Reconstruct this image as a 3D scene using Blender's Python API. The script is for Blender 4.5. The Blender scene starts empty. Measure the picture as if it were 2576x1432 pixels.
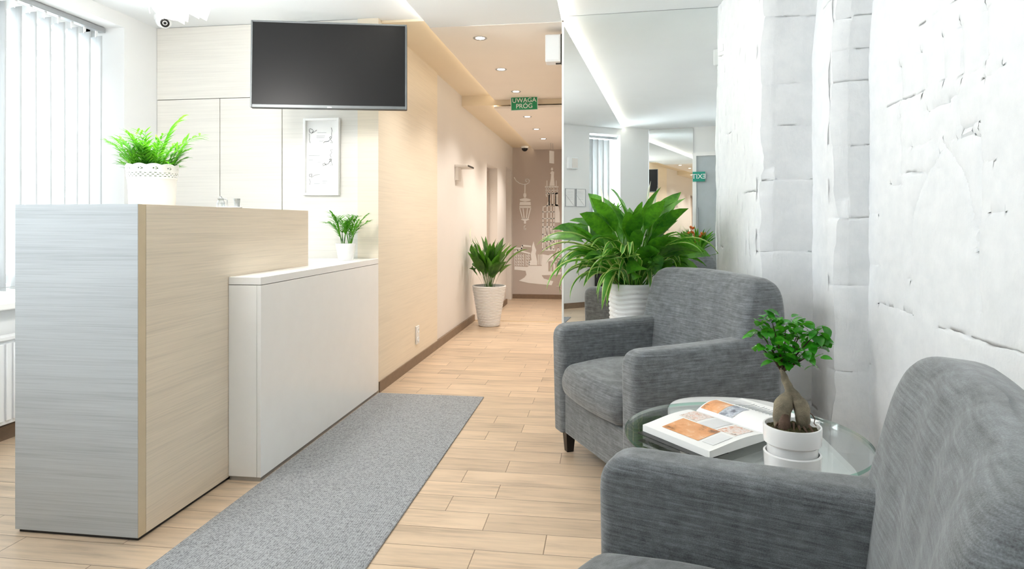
import bpy, bmesh, math, random
from mathutils import Vector, Matrix, noise

# ------------------------------------------------------------------ camera, world, lights
SC = bpy.context.scene
COL = SC.collection
H, F = 1.1, 1620.0
YAW = math.radians(8.15)
SN, CS = math.sin(YAW), math.cos(YAW)

cam_d = bpy.data.cameras.new('camera')
cam = bpy.data.objects.new('camera', cam_d)
COL.objects.link(cam)
cam.location = (0, 0, H)
cam.rotation_euler = (math.radians(90), 0, YAW)
cam_d.sensor_width = 36
cam_d.lens = F / 2576 * 36
cam_d.shift_y = -156 / 2576
cam_d.clip_start = 0.02
SC.camera = cam

SC.view_settings.view_transform = 'Standard'
SC.view_settings.look = 'None'
SC.view_settings.gamma = 1
SC.view_settings.use_curve_mapping = False
SC.view_settings.exposure = 1.0

w = bpy.data.worlds.new('world')
SC.world = w
w.use_nodes = True
wn = w.node_tree.nodes
bg = wn['Background']
bg.inputs[0].default_value = (0.86, 0.93, 1.0, 1)
bg.inputs[1].default_value = 1.6


def light(name, kind, loc, energy, color, rot=(0, 0, 0), size=None, size_y=None, **kw):
    d = bpy.data.lights.new(name, kind)
    d.energy = energy
    d.color = color
    if kind == 'AREA':
        d.shape = 'RECTANGLE'
        d.size = size
        d.size_y = size_y or size
    for k, v in kw.items():
        setattr(d, k, v)
    o = bpy.data.objects.new(name, d)
    COL.objects.link(o)
    o.location = loc
    o.rotation_euler = rot
    return o


def aim(o, d):
    o.rotation_euler = Vector(d).to_track_quat('-Z', 'Y').to_euler()


DAY = (0.89, 0.945, 1.0)
sun = light('sun', 'SUN', (-6, 0, 6), 4.5, (1.0, 0.97, 0.92), angle=math.radians(0.6))
aim(sun, (0.38, -0.62, -0.55))
# sky outside the left and narrow rear windows; the third is added fill
lw = light('daylight_left', 'AREA', (-3.42, 2.93, 1.55), 42, DAY, size=1.45, size_y=1.5)
aim(lw, (1, 0, 0))
lr = light('daylight_rear', 'AREA', (-0.80, -1.02, 1.55), 95, DAY, size=0.8, size_y=1.6)
aim(lr, (0.707, 0.707, 0))
lb = light('added_bay_fill', 'AREA', (-2.20, 0.92, 1.55), 4, DAY, size=1.5, size_y=1.6)  # added fill for desk end and chairs, behind an invented window
aim(lb, (0.707, 0.707, 0))


# ------------------------------------------------------------------ projection helpers
def ray(px):
    u = (px - 1288) / F
    return (-SN + u * CS, CS + u * SN)


def atz(px, py, z):
    t = (H - z) * F / (py - 560)
    r = ray(px)
    return Vector((t * r[0], t * r[1], z))


def atX(px, py, X):
    r = ray(px)
    t = X / r[0]
    return (t * r[1], H + t * (560 - py) / F)


def atY(px, py, Y):
    r = ray(px)
    t = Y / r[1]
    return (t * r[0], H + t * (560 - py) / F)


# ------------------------------------------------------------------ materials
def lin(c):
    return tuple(((v / 255) / 12.92 if v / 255 <= 0.04045 else ((v / 255 + 0.055) / 1.055) ** 2.4) for v in c)


def mix(a, b, t):
    return tuple(x + (y - x) * t for x, y in zip(a, b))


class NT:
    def __init__(self, name):
        self.m = bpy.data.materials.new(name)
        self.m.use_nodes = True
        self.t = self.m.node_tree
        self.n = self.t.nodes
        self.b = self.n['Principled BSDF']
        self.out = self.n['Material Output']

    def node(self, typ, **kw):
        nd = self.n.new(typ)
        for k, v in kw.items():
            if k.startswith('i_'):
                key = k[2:]
                key = int(key) if key.isdigit() else key
                if hasattr(v, 'is_linked') or isinstance(v, bpy.types.NodeSocket):
                    self.t.links.new(v, nd.inputs[key])
                else:
                    nd.inputs[key].default_value = v
            else:
                setattr(nd, k, v)
        return nd

    def link(self, a, b):
        self.t.links.new(a, b)

    def math(self, op, a, b=0.0, c=None):
        nd = self.n.new('ShaderNodeMath')
        nd.operation = op
        for i, v in enumerate((a, b) if c is None else (a, b, c)):
            if isinstance(v, bpy.types.NodeSocket):
                self.t.links.new(v, nd.inputs[i])
            else:
                nd.inputs[i].default_value = v
        return nd.outputs[0]

    def coords(self, scale=(1, 1, 1), kind='Object'):
        tc = self.n.new('ShaderNodeTexCoord')
        mp = self.n.new('ShaderNodeMapping')
        mp.inputs['Scale'].default_value = scale
        self.t.links.new(tc.outputs[kind], mp.inputs[0])
        return mp.outputs[0]

    def noise(self, vec, scale=5, detail=4, rough=0.5):
        nd = self.n.new('ShaderNodeTexNoise')
        self.t.links.new(vec, nd.inputs['Vector'])
        nd.inputs['Scale'].default_value = scale
        nd.inputs['Detail'].default_value = detail
        nd.inputs['Roughness'].default_value = rough
        return nd.outputs[0]

    def ramp(self, fac, stops):
        r = self.n.new('ShaderNodeValToRGB')
        self.t.links.new(fac, r.inputs[0])
        el = r.color_ramp.elements
        while len(el) < len(stops):
            el.new(0.5)
        for e, (p, c) in zip(el, stops):
            e.position = p
            e.color = tuple(c) + (1,)
        return r.outputs[0]

    def mixc(self, fac, a, b, typ='MIX'):
        nd = self.n.new('ShaderNodeMix')
        nd.data_type = 'RGBA'
        nd.blend_type = typ
        for i, v in ((0, fac), (6, a), (7, b)):
            if isinstance(v, bpy.types.NodeSocket):
                self.t.links.new(v, nd.inputs[i])
            elif i == 0:
                nd.inputs[0].default_value = v
            else:
                nd.inputs[i].default_value = tuple(v) + (1,)
        return nd.outputs[2]

    def bump(self, h, strength=0.3, dist=0.01):
        nd = self.n.new('ShaderNodeBump')
        self.t.links.new(h, nd.inputs['Height'])
        nd.inputs['Strength'].default_value = strength
        nd.inputs['Distance'].default_value = dist
        self.t.links.new(nd.outputs[0], self.b.inputs['Normal'])

    def base(self, c, rough=0.5, **kw):
        if isinstance(c, bpy.types.NodeSocket):
            self.t.links.new(c, self.b.inputs['Base Color'])
        else:
            self.b.inputs['Base Color'].default_value = tuple(c) + (1,)
        self.b.inputs['Roughness'].default_value = rough
        for k, v in kw.items():
            self.b.inputs[k.replace('_', ' ')].default_value = v
        return self.m


def plain(name, rgb, rough=0.5, var=0.03, scale=12, bump=0.0, **kw):
    t = NT(name)
    c = lin(rgb)
    nz = t.noise(t.coords(), scale, 4)
    t.base(t.ramp(nz, [(0.3, tuple(x * (1 - var) for x in c)), (0.7, tuple(min(1, x * (1 + var)) for x in c))]), rough, **kw)
    if bump:
        t.bump(t.noise(t.coords(), scale * 8, 3), bump, 0.003)
    return t.m


def emis(name, rgb, strength):
    t = NT(name)
    t.n.remove(t.b)
    nz = t.noise(t.coords(), 3, 1)
    e = t.node('ShaderNodeEmission')
    t.link(t.ramp(nz, [(0.0, rgb), (1.0, rgb)]), e.inputs[0])
    e.inputs[1].default_value = strength
    t.link(e.outputs[0], t.out.inputs[0])
    return t.m


def laminate(name, rgb, dark=0.82, sc=(1.3, 1.3, 70), rough=0.38, amount=1.0):
    t = NT(name)
    c = lin(rgb)
    a = t.noise(t.coords(sc), 1.6, 5, 0.62)
    b = t.noise(t.coords((sc[0] * 0.5, sc[1] * 0.5, sc[2] * 0.12)), 1.5, 3, 0.5)
    f = t.math('ADD', t.math('MULTIPLY', a, 0.7), t.math('MULTIPLY', b, 0.3))
    col = t.ramp(f, [(0.36, tuple(x * dark for x in c)), (0.50, tuple(x * (1 - (1 - dark) * 0.35) for x in c)), (0.62, c)])
    t.base(col, rough)
    t.bump(a, 0.06 * amount, 0.002)
    return t.m


M = {}
M['wall_white'] = plain('white_wall_paint', (236, 237, 237), 0.7, 0.01, 3, 0.03)
M['ceil_white'] = plain('white_ceiling_paint', (240, 243, 245), 0.75, 0.01, 3)
M['ceil_beige'] = plain('beige_ceiling_paint', (248, 240, 231), 0.7, 0.01, 3)
M['cove_beige'] = plain('beige_recess_paint', (240, 226, 202), 0.75, 0.01, 3)
M['wall_beige'] = plain('beige_wall_paint', (230, 225, 220), 0.6, 0.012, 3, 0.02)
M['wall_taupe'] = plain('taupe_wall_paint', (198, 187, 180), 0.6, 0.012, 3)
M['panel_pale'] = laminate('pale_wood_laminate', (232, 229, 222), 0.90)
M['panel_warm'] = laminate('warm_wood_laminate', (240, 228, 208), 0.90)
M['desk_cool_lit'] = laminate('oak_laminate_cool_lit', (188, 192, 194), 0.78, (1.8, 1.8, 150), 0.45)  # desk oak with the cool daylight cast put into its colour
M['desk_warm_lit'] = laminate('oak_laminate_warm_lit', (240, 226, 206), 0.84, (1.8, 1.8, 150), 0.45)  # same desk oak, warm corridor light put into its colour
M['edge_band'] = plain('sand_edge_band', (214, 196, 166), 0.4)
M['white_gloss'] = plain('white_lacquer', (247, 247, 246), 0.25, 0.01)
M['white_satin'] = plain('white_satin_plastic', (238, 239, 240), 0.4, 0.01)
M['white_ceramic'] = plain('white_ceramic', (240, 240, 240), 0.12, 0.01, Coat_Weight=0.4)
M['radiator'] = plain('white_radiator_enamel', (240, 242, 244), 0.35, 0.01)
M['dark_gap'] = plain('dark_joint', (60, 56, 50), 0.7)
M['base_brown'] = laminate('brown_tile_skirting', (136, 114, 94), 0.8, (12, 12, 20), 0.5)
M['metal'] = plain('brushed_aluminium', (180, 182, 184), 0.35, 0.03, 40, Metallic=0.9)
M['bezel'] = plain('dark_grey_bezel', (112, 116, 118), 0.4, 0.03, 40, Metallic=0.5)
M['black_plastic'] = plain('black_plastic', (24, 24, 24), 0.4)
M['dark_leg'] = plain('black_stained_wood', (26, 20, 18), 0.35)
M['brown_leg'] = plain('brown_wood', (120, 98, 80), 0.5)
M['soil'] = plain('potting_soil', (52, 38, 26), 0.95, 0.5, 90, 0.8)
M['moss'] = plain('mossy_soil', (66, 62, 32), 0.95, 0.6, 70, 0.9)
M['bark'] = plain('grey_brown_bark', (128, 118, 98), 0.75, 0.35, 38, 0.6)
M['bark_brown'] = plain('brown_bark', (98, 76, 62), 0.8, 0.3, 45, 0.6)
M['sign_green'] = plain('green_sign_face', (12, 146, 92), 0.4, 0.05)
M['sign_teal'] = plain('teal_sign_face', (20, 150, 130), 0.4, 0.05)
M['paper'] = plain('white_paper', (244, 244, 243), 0.6, 0.01)
M['ink'] = plain('grey_ink', (84, 86, 88), 0.7)
M['ink_pale'] = plain('pale_grey_ink', (164, 168, 171), 0.7)
M['decal'] = plain('white_wall_decal', (254, 254, 254), 0.6, 0.01)
M['twig'] = plain('brown_twig', (70, 52, 34), 0.8)
M['spathe'] = plain('cream_spathe', (238, 240, 222), 0.5, 0.03)
M['orange'] = plain('orange_petal', (236, 132, 60), 0.5, 0.15, 30)
M['lace'] = plain('white_etched_film', (235, 238, 238), 0.6)
M['grey_film'] = plain('grey_frosted_film', (186, 194, 198), 0.6)
M['thresh'] = plain('pale_threshold_metal', (226, 206, 176), 0.3, Metallic=0.4)


def screen_mat():
    t = NT('dark_tv_screen')
    return t.base(t.ramp(t.noise(t.coords(), 2, 1), [(0, lin((14, 14, 15))), (1, lin((16, 16, 17)))]), 0.42, Specular_IOR_Level=0.28)


M['screen'] = screen_mat()


def fabric(name, rgb, weave=520):
    t = NT(name)
    c = lin(rgb)
    s = t.noise(t.coords((7, 7, 150)), 1.3, 5, 0.7)
    s2 = t.noise(t.coords((30, 30, 30)), 1.2, 3, 0.6)
    fine = t.noise(t.coords((weave, weave, weave)), 1.0, 2, 0.6)
    f = t.math('ADD', t.math('ADD', t.math('MULTIPLY', s, 0.5), t.math('MULTIPLY', fine, 0.28)), t.math('MULTIPLY', s2, 0.22))
    col = t.ramp(f, [(0.38, tuple(x * 0.45 for x in c)), (0.5, c), (0.62, tuple(x * 1.7 for x in c))])
    t.base(col, 0.95, Sheen_Weight=0.35, Sheen_Roughness=0.5)
    t.bump(f, 0.35, 0.004)
    return t.m


M['fabric'] = fabric('grey_melange_fabric', (104, 108, 111))
M['fabric_seat'] = fabric('grey_cushion_fabric', (102, 105, 107))


def leafmat(name, a, b, stripes=False, rough=0.35):
    t = NT(name)
    nz = t.math('ADD', t.math('MULTIPLY', t.noise(t.coords((1, 1, 1)), 11, 3, 0.5), 0.65), t.math('MULTIPLY', t.noise(t.coords((1, 1, 1)), 60, 3, 0.6), 0.35))
    col = t.ramp(nz, [(0.38, lin(a)), (0.60, lin(b))])
    if stripes:
        uv = t.node('ShaderNodeUVMap')
        sx = t.node('ShaderNodeSeparateXYZ')
        t.link(uv.outputs[0], sx.inputs[0])
        d = t.math('ABSOLUTE', t.math('SUBTRACT', sx.outputs[0], 0.5))
        col = t.mixc(t.math('GREATER_THAN', d, 0.36), col, lin((206, 222, 130)))
    t.base(col, rough)
    tr = t.node('ShaderNodeBsdfTranslucent')
    t.link(t.mixc(0.5, col, lin((120, 200, 40))), tr.inputs[0])
    mx = t.node('ShaderNodeMixShader')
    mx.inputs[0].default_value = 0.28
    t.link(t.b.outputs[0], mx.inputs[1])
    t.link(tr.outputs[0], mx.inputs[2])
    t.link(mx.outputs[0], t.out.inputs[0])
    return t.m


M['leaf_lily'] = leafmat('lily_leaf', (20, 84, 24), (92, 160, 40))
M['leaf_dark'] = leafmat('dark_lily_leaf', (18, 60, 24), (74, 122, 44))
M['leaf_spider'] = leafmat('striped_leaf', (36, 110, 30), (90, 160, 44), True)
M['leaf_palm'] = leafmat('palm_leaf', (22, 112, 26), (112, 190, 46))
M['leaf_bonsai'] = leafmat('bonsai_leaf', (16, 96, 26), (70, 170, 40), rough=0.22)


def carpet_mat():
    t = NT('grey_ribbed_carpet')
    a = t.noise(t.coords((1, 0.45, 1)), 260, 3, 0.7)
    b = t.noise(t.coords((1, 1, 1)), 90, 3, 0.6)
    sx = t.node('ShaderNodeSeparateXYZ')
    t.link(t.coords(), sx.inputs[0])
    rib = t.math('SINE', t.math('MULTIPLY', sx.outputs[0], 2 * math.pi / 0.0085))
    f = t.math('ADD', t.math('ADD', t.math('MULTIPLY', a, 0.55), t.math('MULTIPLY', b, 0.35)), t.math('MULTIPLY', rib, 0.035))
    c = lin((160, 163, 166))
    t.base(t.ramp(f, [(0.33, tuple(x * 0.42 for x in c)), (0.46, c), (0.60, tuple(min(1, x * 1.35) for x in c))]), 0.95)
    t.bump(f, 0.6, 0.006)
    return t.m


M['carpet'] = carpet_mat()


def floor_mat():
    t = NT('oak_plank_tile')
    sx = t.node('ShaderNodeSeparateXYZ')
    t.link(t.coords(), sx.inputs[0])
    X, Y = sx.outputs[0], sx.outputs[1]
    v = t.math('DIVIDE', t.math('SUBTRACT', Y, 1.990), 0.1353)
    row = t.math('FLOOR', v)
    fv = t.math('SUBTRACT', v, row)
    wn1 = t.node('ShaderNodeTexWhiteNoise', noise_dimensions='1D')
    t.link(t.math('ADD', row, 0.37), wn1.inputs['W'])
    odd = t.math('ABSOLUTE', t.math('MODULO', row, 2.0))
    offo = t.math('ADD', t.math('MULTIPLY', t.math('GREATER_THAN', wn1.outputs[0], 0.5), 0.4), -0.6)
    off = t.math('ADD', t.math('MULTIPLY', odd, t.math('ADD', offo, 0.43)), -0.43)
    u = t.math('DIVIDE', t.math('SUBTRACT', X, off), 0.6)
    colm = t.math('FLOOR', u)
    fu = t.math('SUBTRACT', u, colm)
    du = t.math('MULTIPLY', t.math('MINIMUM', fu, t.math('SUBTRACT', 1.0, fu)), 0.6)
    dv = t.math('MULTIPLY', t.math('MINIMUM', fv, t.math('SUBTRACT', 1.0, fv)), 0.1353)
    dmin = t.math('MINIMUM', du, dv)
    seam = t.math('LESS_THAN', dmin, 0.0013)
    cx = t.node('ShaderNodeCombineXYZ')
    t.link(row, cx.inputs[0])
    t.link(colm, cx.inputs[1])
    wn2 = t.node('ShaderNodeTexWhiteNoise', noise_dimensions='2D')
    t.link(cx.outputs[0], wn2.inputs[0])
    shift = t.node('ShaderNodeVectorMath', operation='SCALE')
    t.link(wn2.outputs[1], shift.inputs[0])
    shift.inputs['Scale'].default_value = 7.0
    add = t.node('ShaderNodeVectorMath', operation='ADD')
    t.link(t.coords((2.2, 26, 1)), add.inputs[0])
    t.link(shift.outputs[0], add.inputs[1])
    g = t.noise(add.outputs[0], 1.6, 6, 0.62)
    add2 = t.node('ShaderNodeVectorMath', operation='ADD')
    t.link(t.coords((2.0, 7, 1)), add2.inputs[0])
    t.link(shift.outputs[0], add2.inputs[1])
    g2 = t.noise(add2.outputs[0], 1.3, 3, 0.5)
    f = t.math('ADD', t.math('MULTIPLY', g, 0.6), t.math('MULTIPLY', g2, 0.4))
    c = lin((214, 190, 163))
    col = t.ramp(f, [(0.34, tuple(x * 0.66 for x in c)), (0.47, tuple(x * 0.93 for x in c)), (0.6, tuple(x * 1.08 for x in c))])
    tone = t.math('ADD', t.math('MULTIPLY', wn2.outputs[0], 0.16), 0.90)
    cc = t.node('ShaderNodeCombineXYZ')
    for i in range(3):
        t.link(tone, cc.inputs[i])
    col = t.mixc(1.0, col, cc.outputs[0], 'MULTIPLY')
    col = t.mixc(seam, col, lin((128, 108, 88)))
    t.base(col, 0.34)
    hgt = t.math('MINIMUM', t.math('DIVIDE', dmin, 0.003), 1.0)
    t.bump(t.math('ADD', hgt, t.math('MULTIPLY', g, 0.12)), 0.35, 0.002)
    return t.m


M['floor'] = floor_mat()


def stone_mat():
    t = NT('whitewashed_stone')
    a = t.noise(t.coords((3, 3, 3)), 5, 8, 0.62)
    b = t.noise(t.coords((14, 14, 5)), 3, 5, 0.6)
    t.base(t.ramp(a, [(0.3, lin((222, 225, 228))), (0.7, lin((232, 234, 236)))]), 0.8)
    t.bump(t.math('ADD', t.math('MULTIPLY', a, 0.7), t.math('MULTIPLY', b, 0.5)), 0.4, 0.012)
    return t.m


M['stone'] = stone_mat()


def mirror_mat():
    t = NT('silver_mirror')
    t.b.inputs['Metallic'].default_value = 1
    nz = t.noise(t.coords(), 2, 1)
    t.base(t.ramp(nz, [(0, (0.90, 0.925, 0.915)), (1, (0.91, 0.93, 0.92))]), 0.0)
    return t.m


M['mirror'] = mirror_mat()


def thin_glass(name, tint=(0.97, 0.99, 0.98), refl=0.10):
    t = NT(name)
    t.n.remove(t.b)
    tr = t.node('ShaderNodeBsdfTransparent')
    tr.inputs[0].default_value = tint + (1,)
    gl = t.node('ShaderNodeBsdfGlossy')
    gl.inputs['Roughness'].default_value = 0.02
    fr = t.node('ShaderNodeFresnel')
    fr.inputs[0].default_value = 1.5
    nz = t.noise(t.coords(), 2, 1)
    mx = t.node('ShaderNodeMixShader')
    t.link(t.math('ADD', t.math('MULTIPLY', fr.outputs[0], refl * 8), t.math('MULTIPLY', nz, 0.01)), mx.inputs[0])
    t.link(tr.outputs[0], mx.inputs[1])
    t.link(gl.outputs[0], mx.inputs[2])
    t.link(mx.outputs[0], t.out.inputs[0])
    return t.m


M['glass'] = thin_glass('clear_glass')
M['glass_edge'] = thin_glass('green_glass_edge', (0.55, 0.80, 0.70), 0.06)
M['glass_table'] = thin_glass('table_glass', (0.97, 0.99, 0.985), 0.06)


def crystal():
    t = NT('cut_crystal')
    nz = t.noise(t.coords(), 40, 3)
    t.base(t.ramp(nz, [(0.3, lin((150, 154, 154))), (0.7, lin((225, 230, 230)))]), 0.12)
    t.b.inputs['Transmission Weight'].default_value = 0.5
    return t.m


M['crystal'] = crystal()


def slat_mat():
    t = NT('white_blind_fabric')
    nz = t.noise(t.coords((60, 60, 8)), 2, 3)
    c = t.ramp(nz, [(0.3, lin((206, 208, 209))), (0.7, lin((214, 216, 217)))])
    t.base(c, 0.8)
    tr = t.node('ShaderNodeBsdfTranslucent')
    t.link(c, tr.inputs[0])
    mx = t.node('ShaderNodeMixShader')
    mx.inputs[0].default_value = 0.16
    t.link(t.b.outputs[0], mx.inputs[1])
    t.link(tr.outputs[0], mx.inputs[2])
    t.link(mx.outputs[0], t.out.inputs[0])
    return t.m


M['slat'] = slat_mat()
M['led'] = emis('warm_led', (1.0, 0.92, 0.78), 9.0)
M['led_warm'] = emis('amber_led', (1.0, 0.84, 0.60), 3.0)
M['lamp_glow'] = emis('lit_shade', (1.0, 0.93, 0.86), 1.3)
M['spot_glow'] = emis('downlight_glow', (1.0, 0.93, 0.84), 14.0)


# ------------------------------------------------------------------ mesh tools
class MB:
    def __init__(self):
        self.v, self.f, self.mi, self.uv = [], [], [], {}
        self.flat = ()

    def add(self, vs, fs, mi=0):
        o = len(self.v)
        self.v += [Vector(p) for p in vs]
        for f in fs:
            self.f.append(tuple(i + o for i in f))
            self.mi.append(mi)
        return o

    def box(self, a, b, mi=0):
        x0, y0, z0 = a
        x1, y1, z1 = b
        self.add([(x0, y0, z0), (x1, y0, z0), (x1, y1, z0), (x0, y1, z0), (x0, y0, z1), (x1, y0, z1), (x1, y1, z1), (x0, y1, z1)],
                 [(0, 3, 2, 1), (4, 5, 6, 7), (0, 1, 5, 4), (1, 2, 6, 5), (2, 3, 7, 6), (3, 0, 4, 7)], mi)
        return self

    def obox(self, c, ax, ay, az, mi=0):
        """box about centre c with half-axis vectors"""
        c, ax, ay, az = Vector(c), Vector(ax), Vector(ay), Vector(az)
        vs = [c + sx * ax + sy * ay + sz * az for sz in (-1, 1) for sx, sy in ((-1, -1), (1, -1), (1, 1), (-1, 1))]
        self.add(vs, [(0, 3, 2, 1), (4, 5, 6, 7), (0, 1, 5, 4), (1, 2, 6, 5), (2, 3, 7, 6), (3, 0, 4, 7)], mi)
        return self

    def prism(self, poly, z0, z1, mi=0):
        n = len(poly)
        vs = [(p[0], p[1], z0) for p in poly] + [(p[0], p[1], z1) for p in poly]
        fs = [tuple(reversed(range(n))), tuple(range(n, 2 * n))] + [(i, (i + 1) % n, n + (i + 1) % n, n + i) for i in range(n)]
        self.add(vs, fs, mi)
        return self

    def lathe(self, prof, seg=48, c=(0, 0, 0), ripple=None, mi=0, ell=1.0):
        vs, fs = [], []
        m = len(prof)
        for i in range(seg):
            a = 2 * math.pi * i / seg
            for (r, z) in prof:
                rr = r + (ripple(a, z) if ripple and r > 0.001 else 0)
                vs.append((c[0] + rr * math.cos(a), c[1] + rr * math.sin(a) * ell, c[2] + z))
        for i in range(seg):
            j = (i + 1) % seg
            for k in range(m - 1):
                fs.append((i * m + k, j * m + k, j * m + k + 1, i * m + k + 1))
        self.add(vs, fs, mi)
        return self

    def tube(self, pts, r, seg=8, mi=0, caps=True):
        pts = [Vector(p) for p in pts]
        rs = r if isinstance(r, (list, tuple)) else [r] * len(pts)
        vs, fs = [], []
        up = Vector((0.13, 0.31, 0.94))
        for i, p in enumerate(pts):
            d = (pts[min(i + 1, len(pts) - 1)] - pts[max(i - 1, 0)]).normalized()
            s = d.cross(up)
            if s.length < 1e-3:
                s = d.cross(Vector((1, 0, 0)))
            s.normalize()
            q = s.cross(d)
            for k in range(seg):
                a = 2 * math.pi * k / seg
                vs.append(p + rs[i] * (math.cos(a) * s + math.sin(a) * q))
        for i in range(len(pts) - 1):
            for k in range(seg):
                l = (k + 1) % seg
                fs.append((i * seg + k, i * seg + l, (i + 1) * seg + l, (i + 1) * seg + k))
        if caps:
            fs.append(tuple(reversed(range(seg))))
            fs.append(tuple((len(pts) - 1) * seg + k for k in range(seg)))
        self.add(vs, fs, mi)
        return self

    def build(self, name, mats, parent=None, smooth=None, bevel=0, seg=3, recalc=True):
        me = bpy.data.meshes.new(name)
        me.from_pydata([tuple(v) for v in self.v], [], self.f)
        if not isinstance(mats, (list, tuple)):
            mats = [mats]
        for m in mats:
            me.materials.append(m)
        for p, i in zip(me.polygons, self.mi):
            p.material_index = i
        if recalc:
            bm = bmesh.new()
            bm.from_mesh(me)
            bmesh.ops.recalc_face_normals(bm, faces=bm.faces)
            bm.to_mesh(me)
            bm.free()
        if self.uv:
            ul = me.uv_layers.new(name='UVMap')
            for lp in me.loops:
                ul.data[lp.index].uv = self.uv.get(lp.vertex_index, (0, 0))
        if smooth:
            me.shade_smooth()
            me.set_sharp_from_angle(angle=math.radians(smooth))
            for i_ in self.flat:
                me.polygons[i_].use_smooth = False
        o = bpy.data.objects.new(name, me)
        COL.objects.link(o)
        if parent:
            o.parent = parent
            o.matrix_parent_inverse = Matrix.Identity(4)
        if bevel:
            bv = o.modifiers.new('bevel', 'BEVEL')
            bv.width = bevel
            bv.segments = seg
            bv.limit_method = 'ANGLE'
            bv.angle_limit = math.radians(40)
            bv.harden_normals = False
            me.shade_smooth()
            me.set_sharp_from_angle(angle=math.radians(50))
        return o


def tag(o, label=None, cat=None, group=None, kind=None):
    if label:
        o['label'] = label
    if cat:
        o['category'] = cat
    if group:
        o['group'] = group
    if kind:
        o['kind'] = kind
    return o


def thing(name, label, cat, loc=(0, 0, 0), rz=0, group=None):
    o = bpy.data.objects.new(name, None)
    o.empty_display_size = 0.1
    COL.objects.link(o)
    o.location = loc
    o.rotation_euler = (0, 0, rz)
    return tag(o, label, cat, group)


def struct(o):
    return tag(o, kind='structure')


def bx(name, a, b, mat, parent=None, bevel=0):
    return MB().box(a, b).build(name, mat, parent, bevel=bevel)


def fillet(pts, n=6):
    """pts: [(a, b, r)] closed polygon with rounded corners; also keeps the corner data for safe insetting"""
    out, info = [], []
    N = len(pts)
    area = sum(pts[i][0] * pts[(i + 1) % N][1] - pts[(i + 1) % N][0] * pts[i][1] for i in range(N))
    sg = 1 if area > 0 else -1
    for i in range(N):
        p = Vector(pts[i][:2])
        r = pts[i][2]
        q0 = Vector(pts[i - 1][:2])
        q1 = Vector(pts[(i + 1) % N][:2])
        e0, e1 = (p - q0).normalized(), (q1 - p).normalized()
        n0, n1 = Vector((-e0.y, e0.x)) * sg, Vector((-e1.y, e1.x)) * sg
        mit = (n0 + n1) / max(0.25, 1 + n0.dot(n1))
        conv = (e0.x * e1.y - e0.y * e1.x) * sg > 0
        d0, d1 = (q0 - p), (q1 - p)
        rr = min(r, d0.length * 0.48, d1.length * 0.48)
        half = math.acos(max(-1, min(1, e0.dot(e1)))) / 2
        rad = rr / max(0.02, math.tan(half)) * 0.6 if conv else 9.0
        a = p + d0.normalized() * rr
        b = p + d1.normalized() * rr
        for k in range(n + 1):
            t = k / n
            out.append((1 - t) ** 2 * a + 2 * t * (1 - t) * p + t * t * b)
            nn = ((1 - t) * n0 + t * n1).normalized()
            info.append((nn, mit, rad))
    FILLET_INFO[len(out), round(out[0].x, 6), round(out[0].y, 6)] = info
    return out


FILLET_INFO = {}


def soft_slab(prof, x0, x1, r, seg=6, warp=None, mid=6):
    """loft a (y,z) profile along x with rounded rims of radius r"""
    N = len(prof)
    info = FILLET_INFO[N, round(prof[0].x, 6), round(prof[0].y, 6)]
    st = []
    for k in range(seg + 1):
        a = math.pi / 2 * k / seg
        st.append((x0 + r * (1 - math.cos(a)), r * (1 - math.sin(a))))
    for k in range(1, mid):
        st.append((x0 + r + (x1 - x0 - 2 * r) * k / mid, 0))
    for k in range(seg, -1, -1):
        a = math.pi / 2 * k / seg
        st.append((x1 - r * (1 - math.cos(a)), r * (1 - math.sin(a))))
    mb = MB()
    vs = []
    for x, ins in st:
        for i in range(N):
            nn, mit, rad = info[i]
            a = min(ins, rad)
            q = prof[i] + nn * a + mit * (ins - a)
            p = Vector((x, q[0], q[1]))
            if warp:
                p = warp(p)
            vs.append(p)
    fs = []
    for s in range(len(st) - 1):
        for i in range(N):
            j = (i + 1) % N
            fs.append((s * N + i, s * N + j, (s + 1) * N + j, (s + 1) * N + i))
    mb.flat = (len(fs), len(fs) + 1)
    fs.append(tuple(range(N)))
    fs.append(tuple((len(st) - 1) * N + i for i in range(N)))
    mb.add(vs, fs)
    return mb


def text_obj(name, s, size, mat, parent, mtx, ext=0.001, offset=0.0):
    cu = bpy.data.curves.new(name, 'FONT')
    cu.body = s
    cu.size = size
    cu.extrude = ext
    cu.offset = offset
    cu.align_x = 'CENTER'
    cu.align_y = 'CENTER'
    tmp = bpy.data.objects.new(name + '_tmp', cu)
    COL.objects.link(tmp)
    dg = bpy.context.evaluated_depsgraph_get()
    me = bpy.data.meshes.new_from_object(tmp.evaluated_get(dg))
    bpy.data.objects.remove(tmp)
    me.materials.clear()
    me.materials.append(mat)
    o = bpy.data.objects.new(name, me)
    COL.objects.link(o)
    me.transform(mtx)
    o.parent = parent
    return o


def join_into(dst, src):
    """surface print becomes part of the sheet it is printed on"""
    nm = len(dst.data.materials)
    for m in src.data.materials:
        dst.data.materials.append(m)
    bm = bmesh.new()
    bm.from_mesh(dst.data)
    n = len(bm.faces)
    bm.from_mesh(src.data)
    bm.faces.ensure_lookup_table()
    for f in bm.faces[n:]:
        f.material_index += nm
    bm.to_mesh(dst.data)
    bm.free()
    bpy.data.objects.remove(src)


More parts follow.
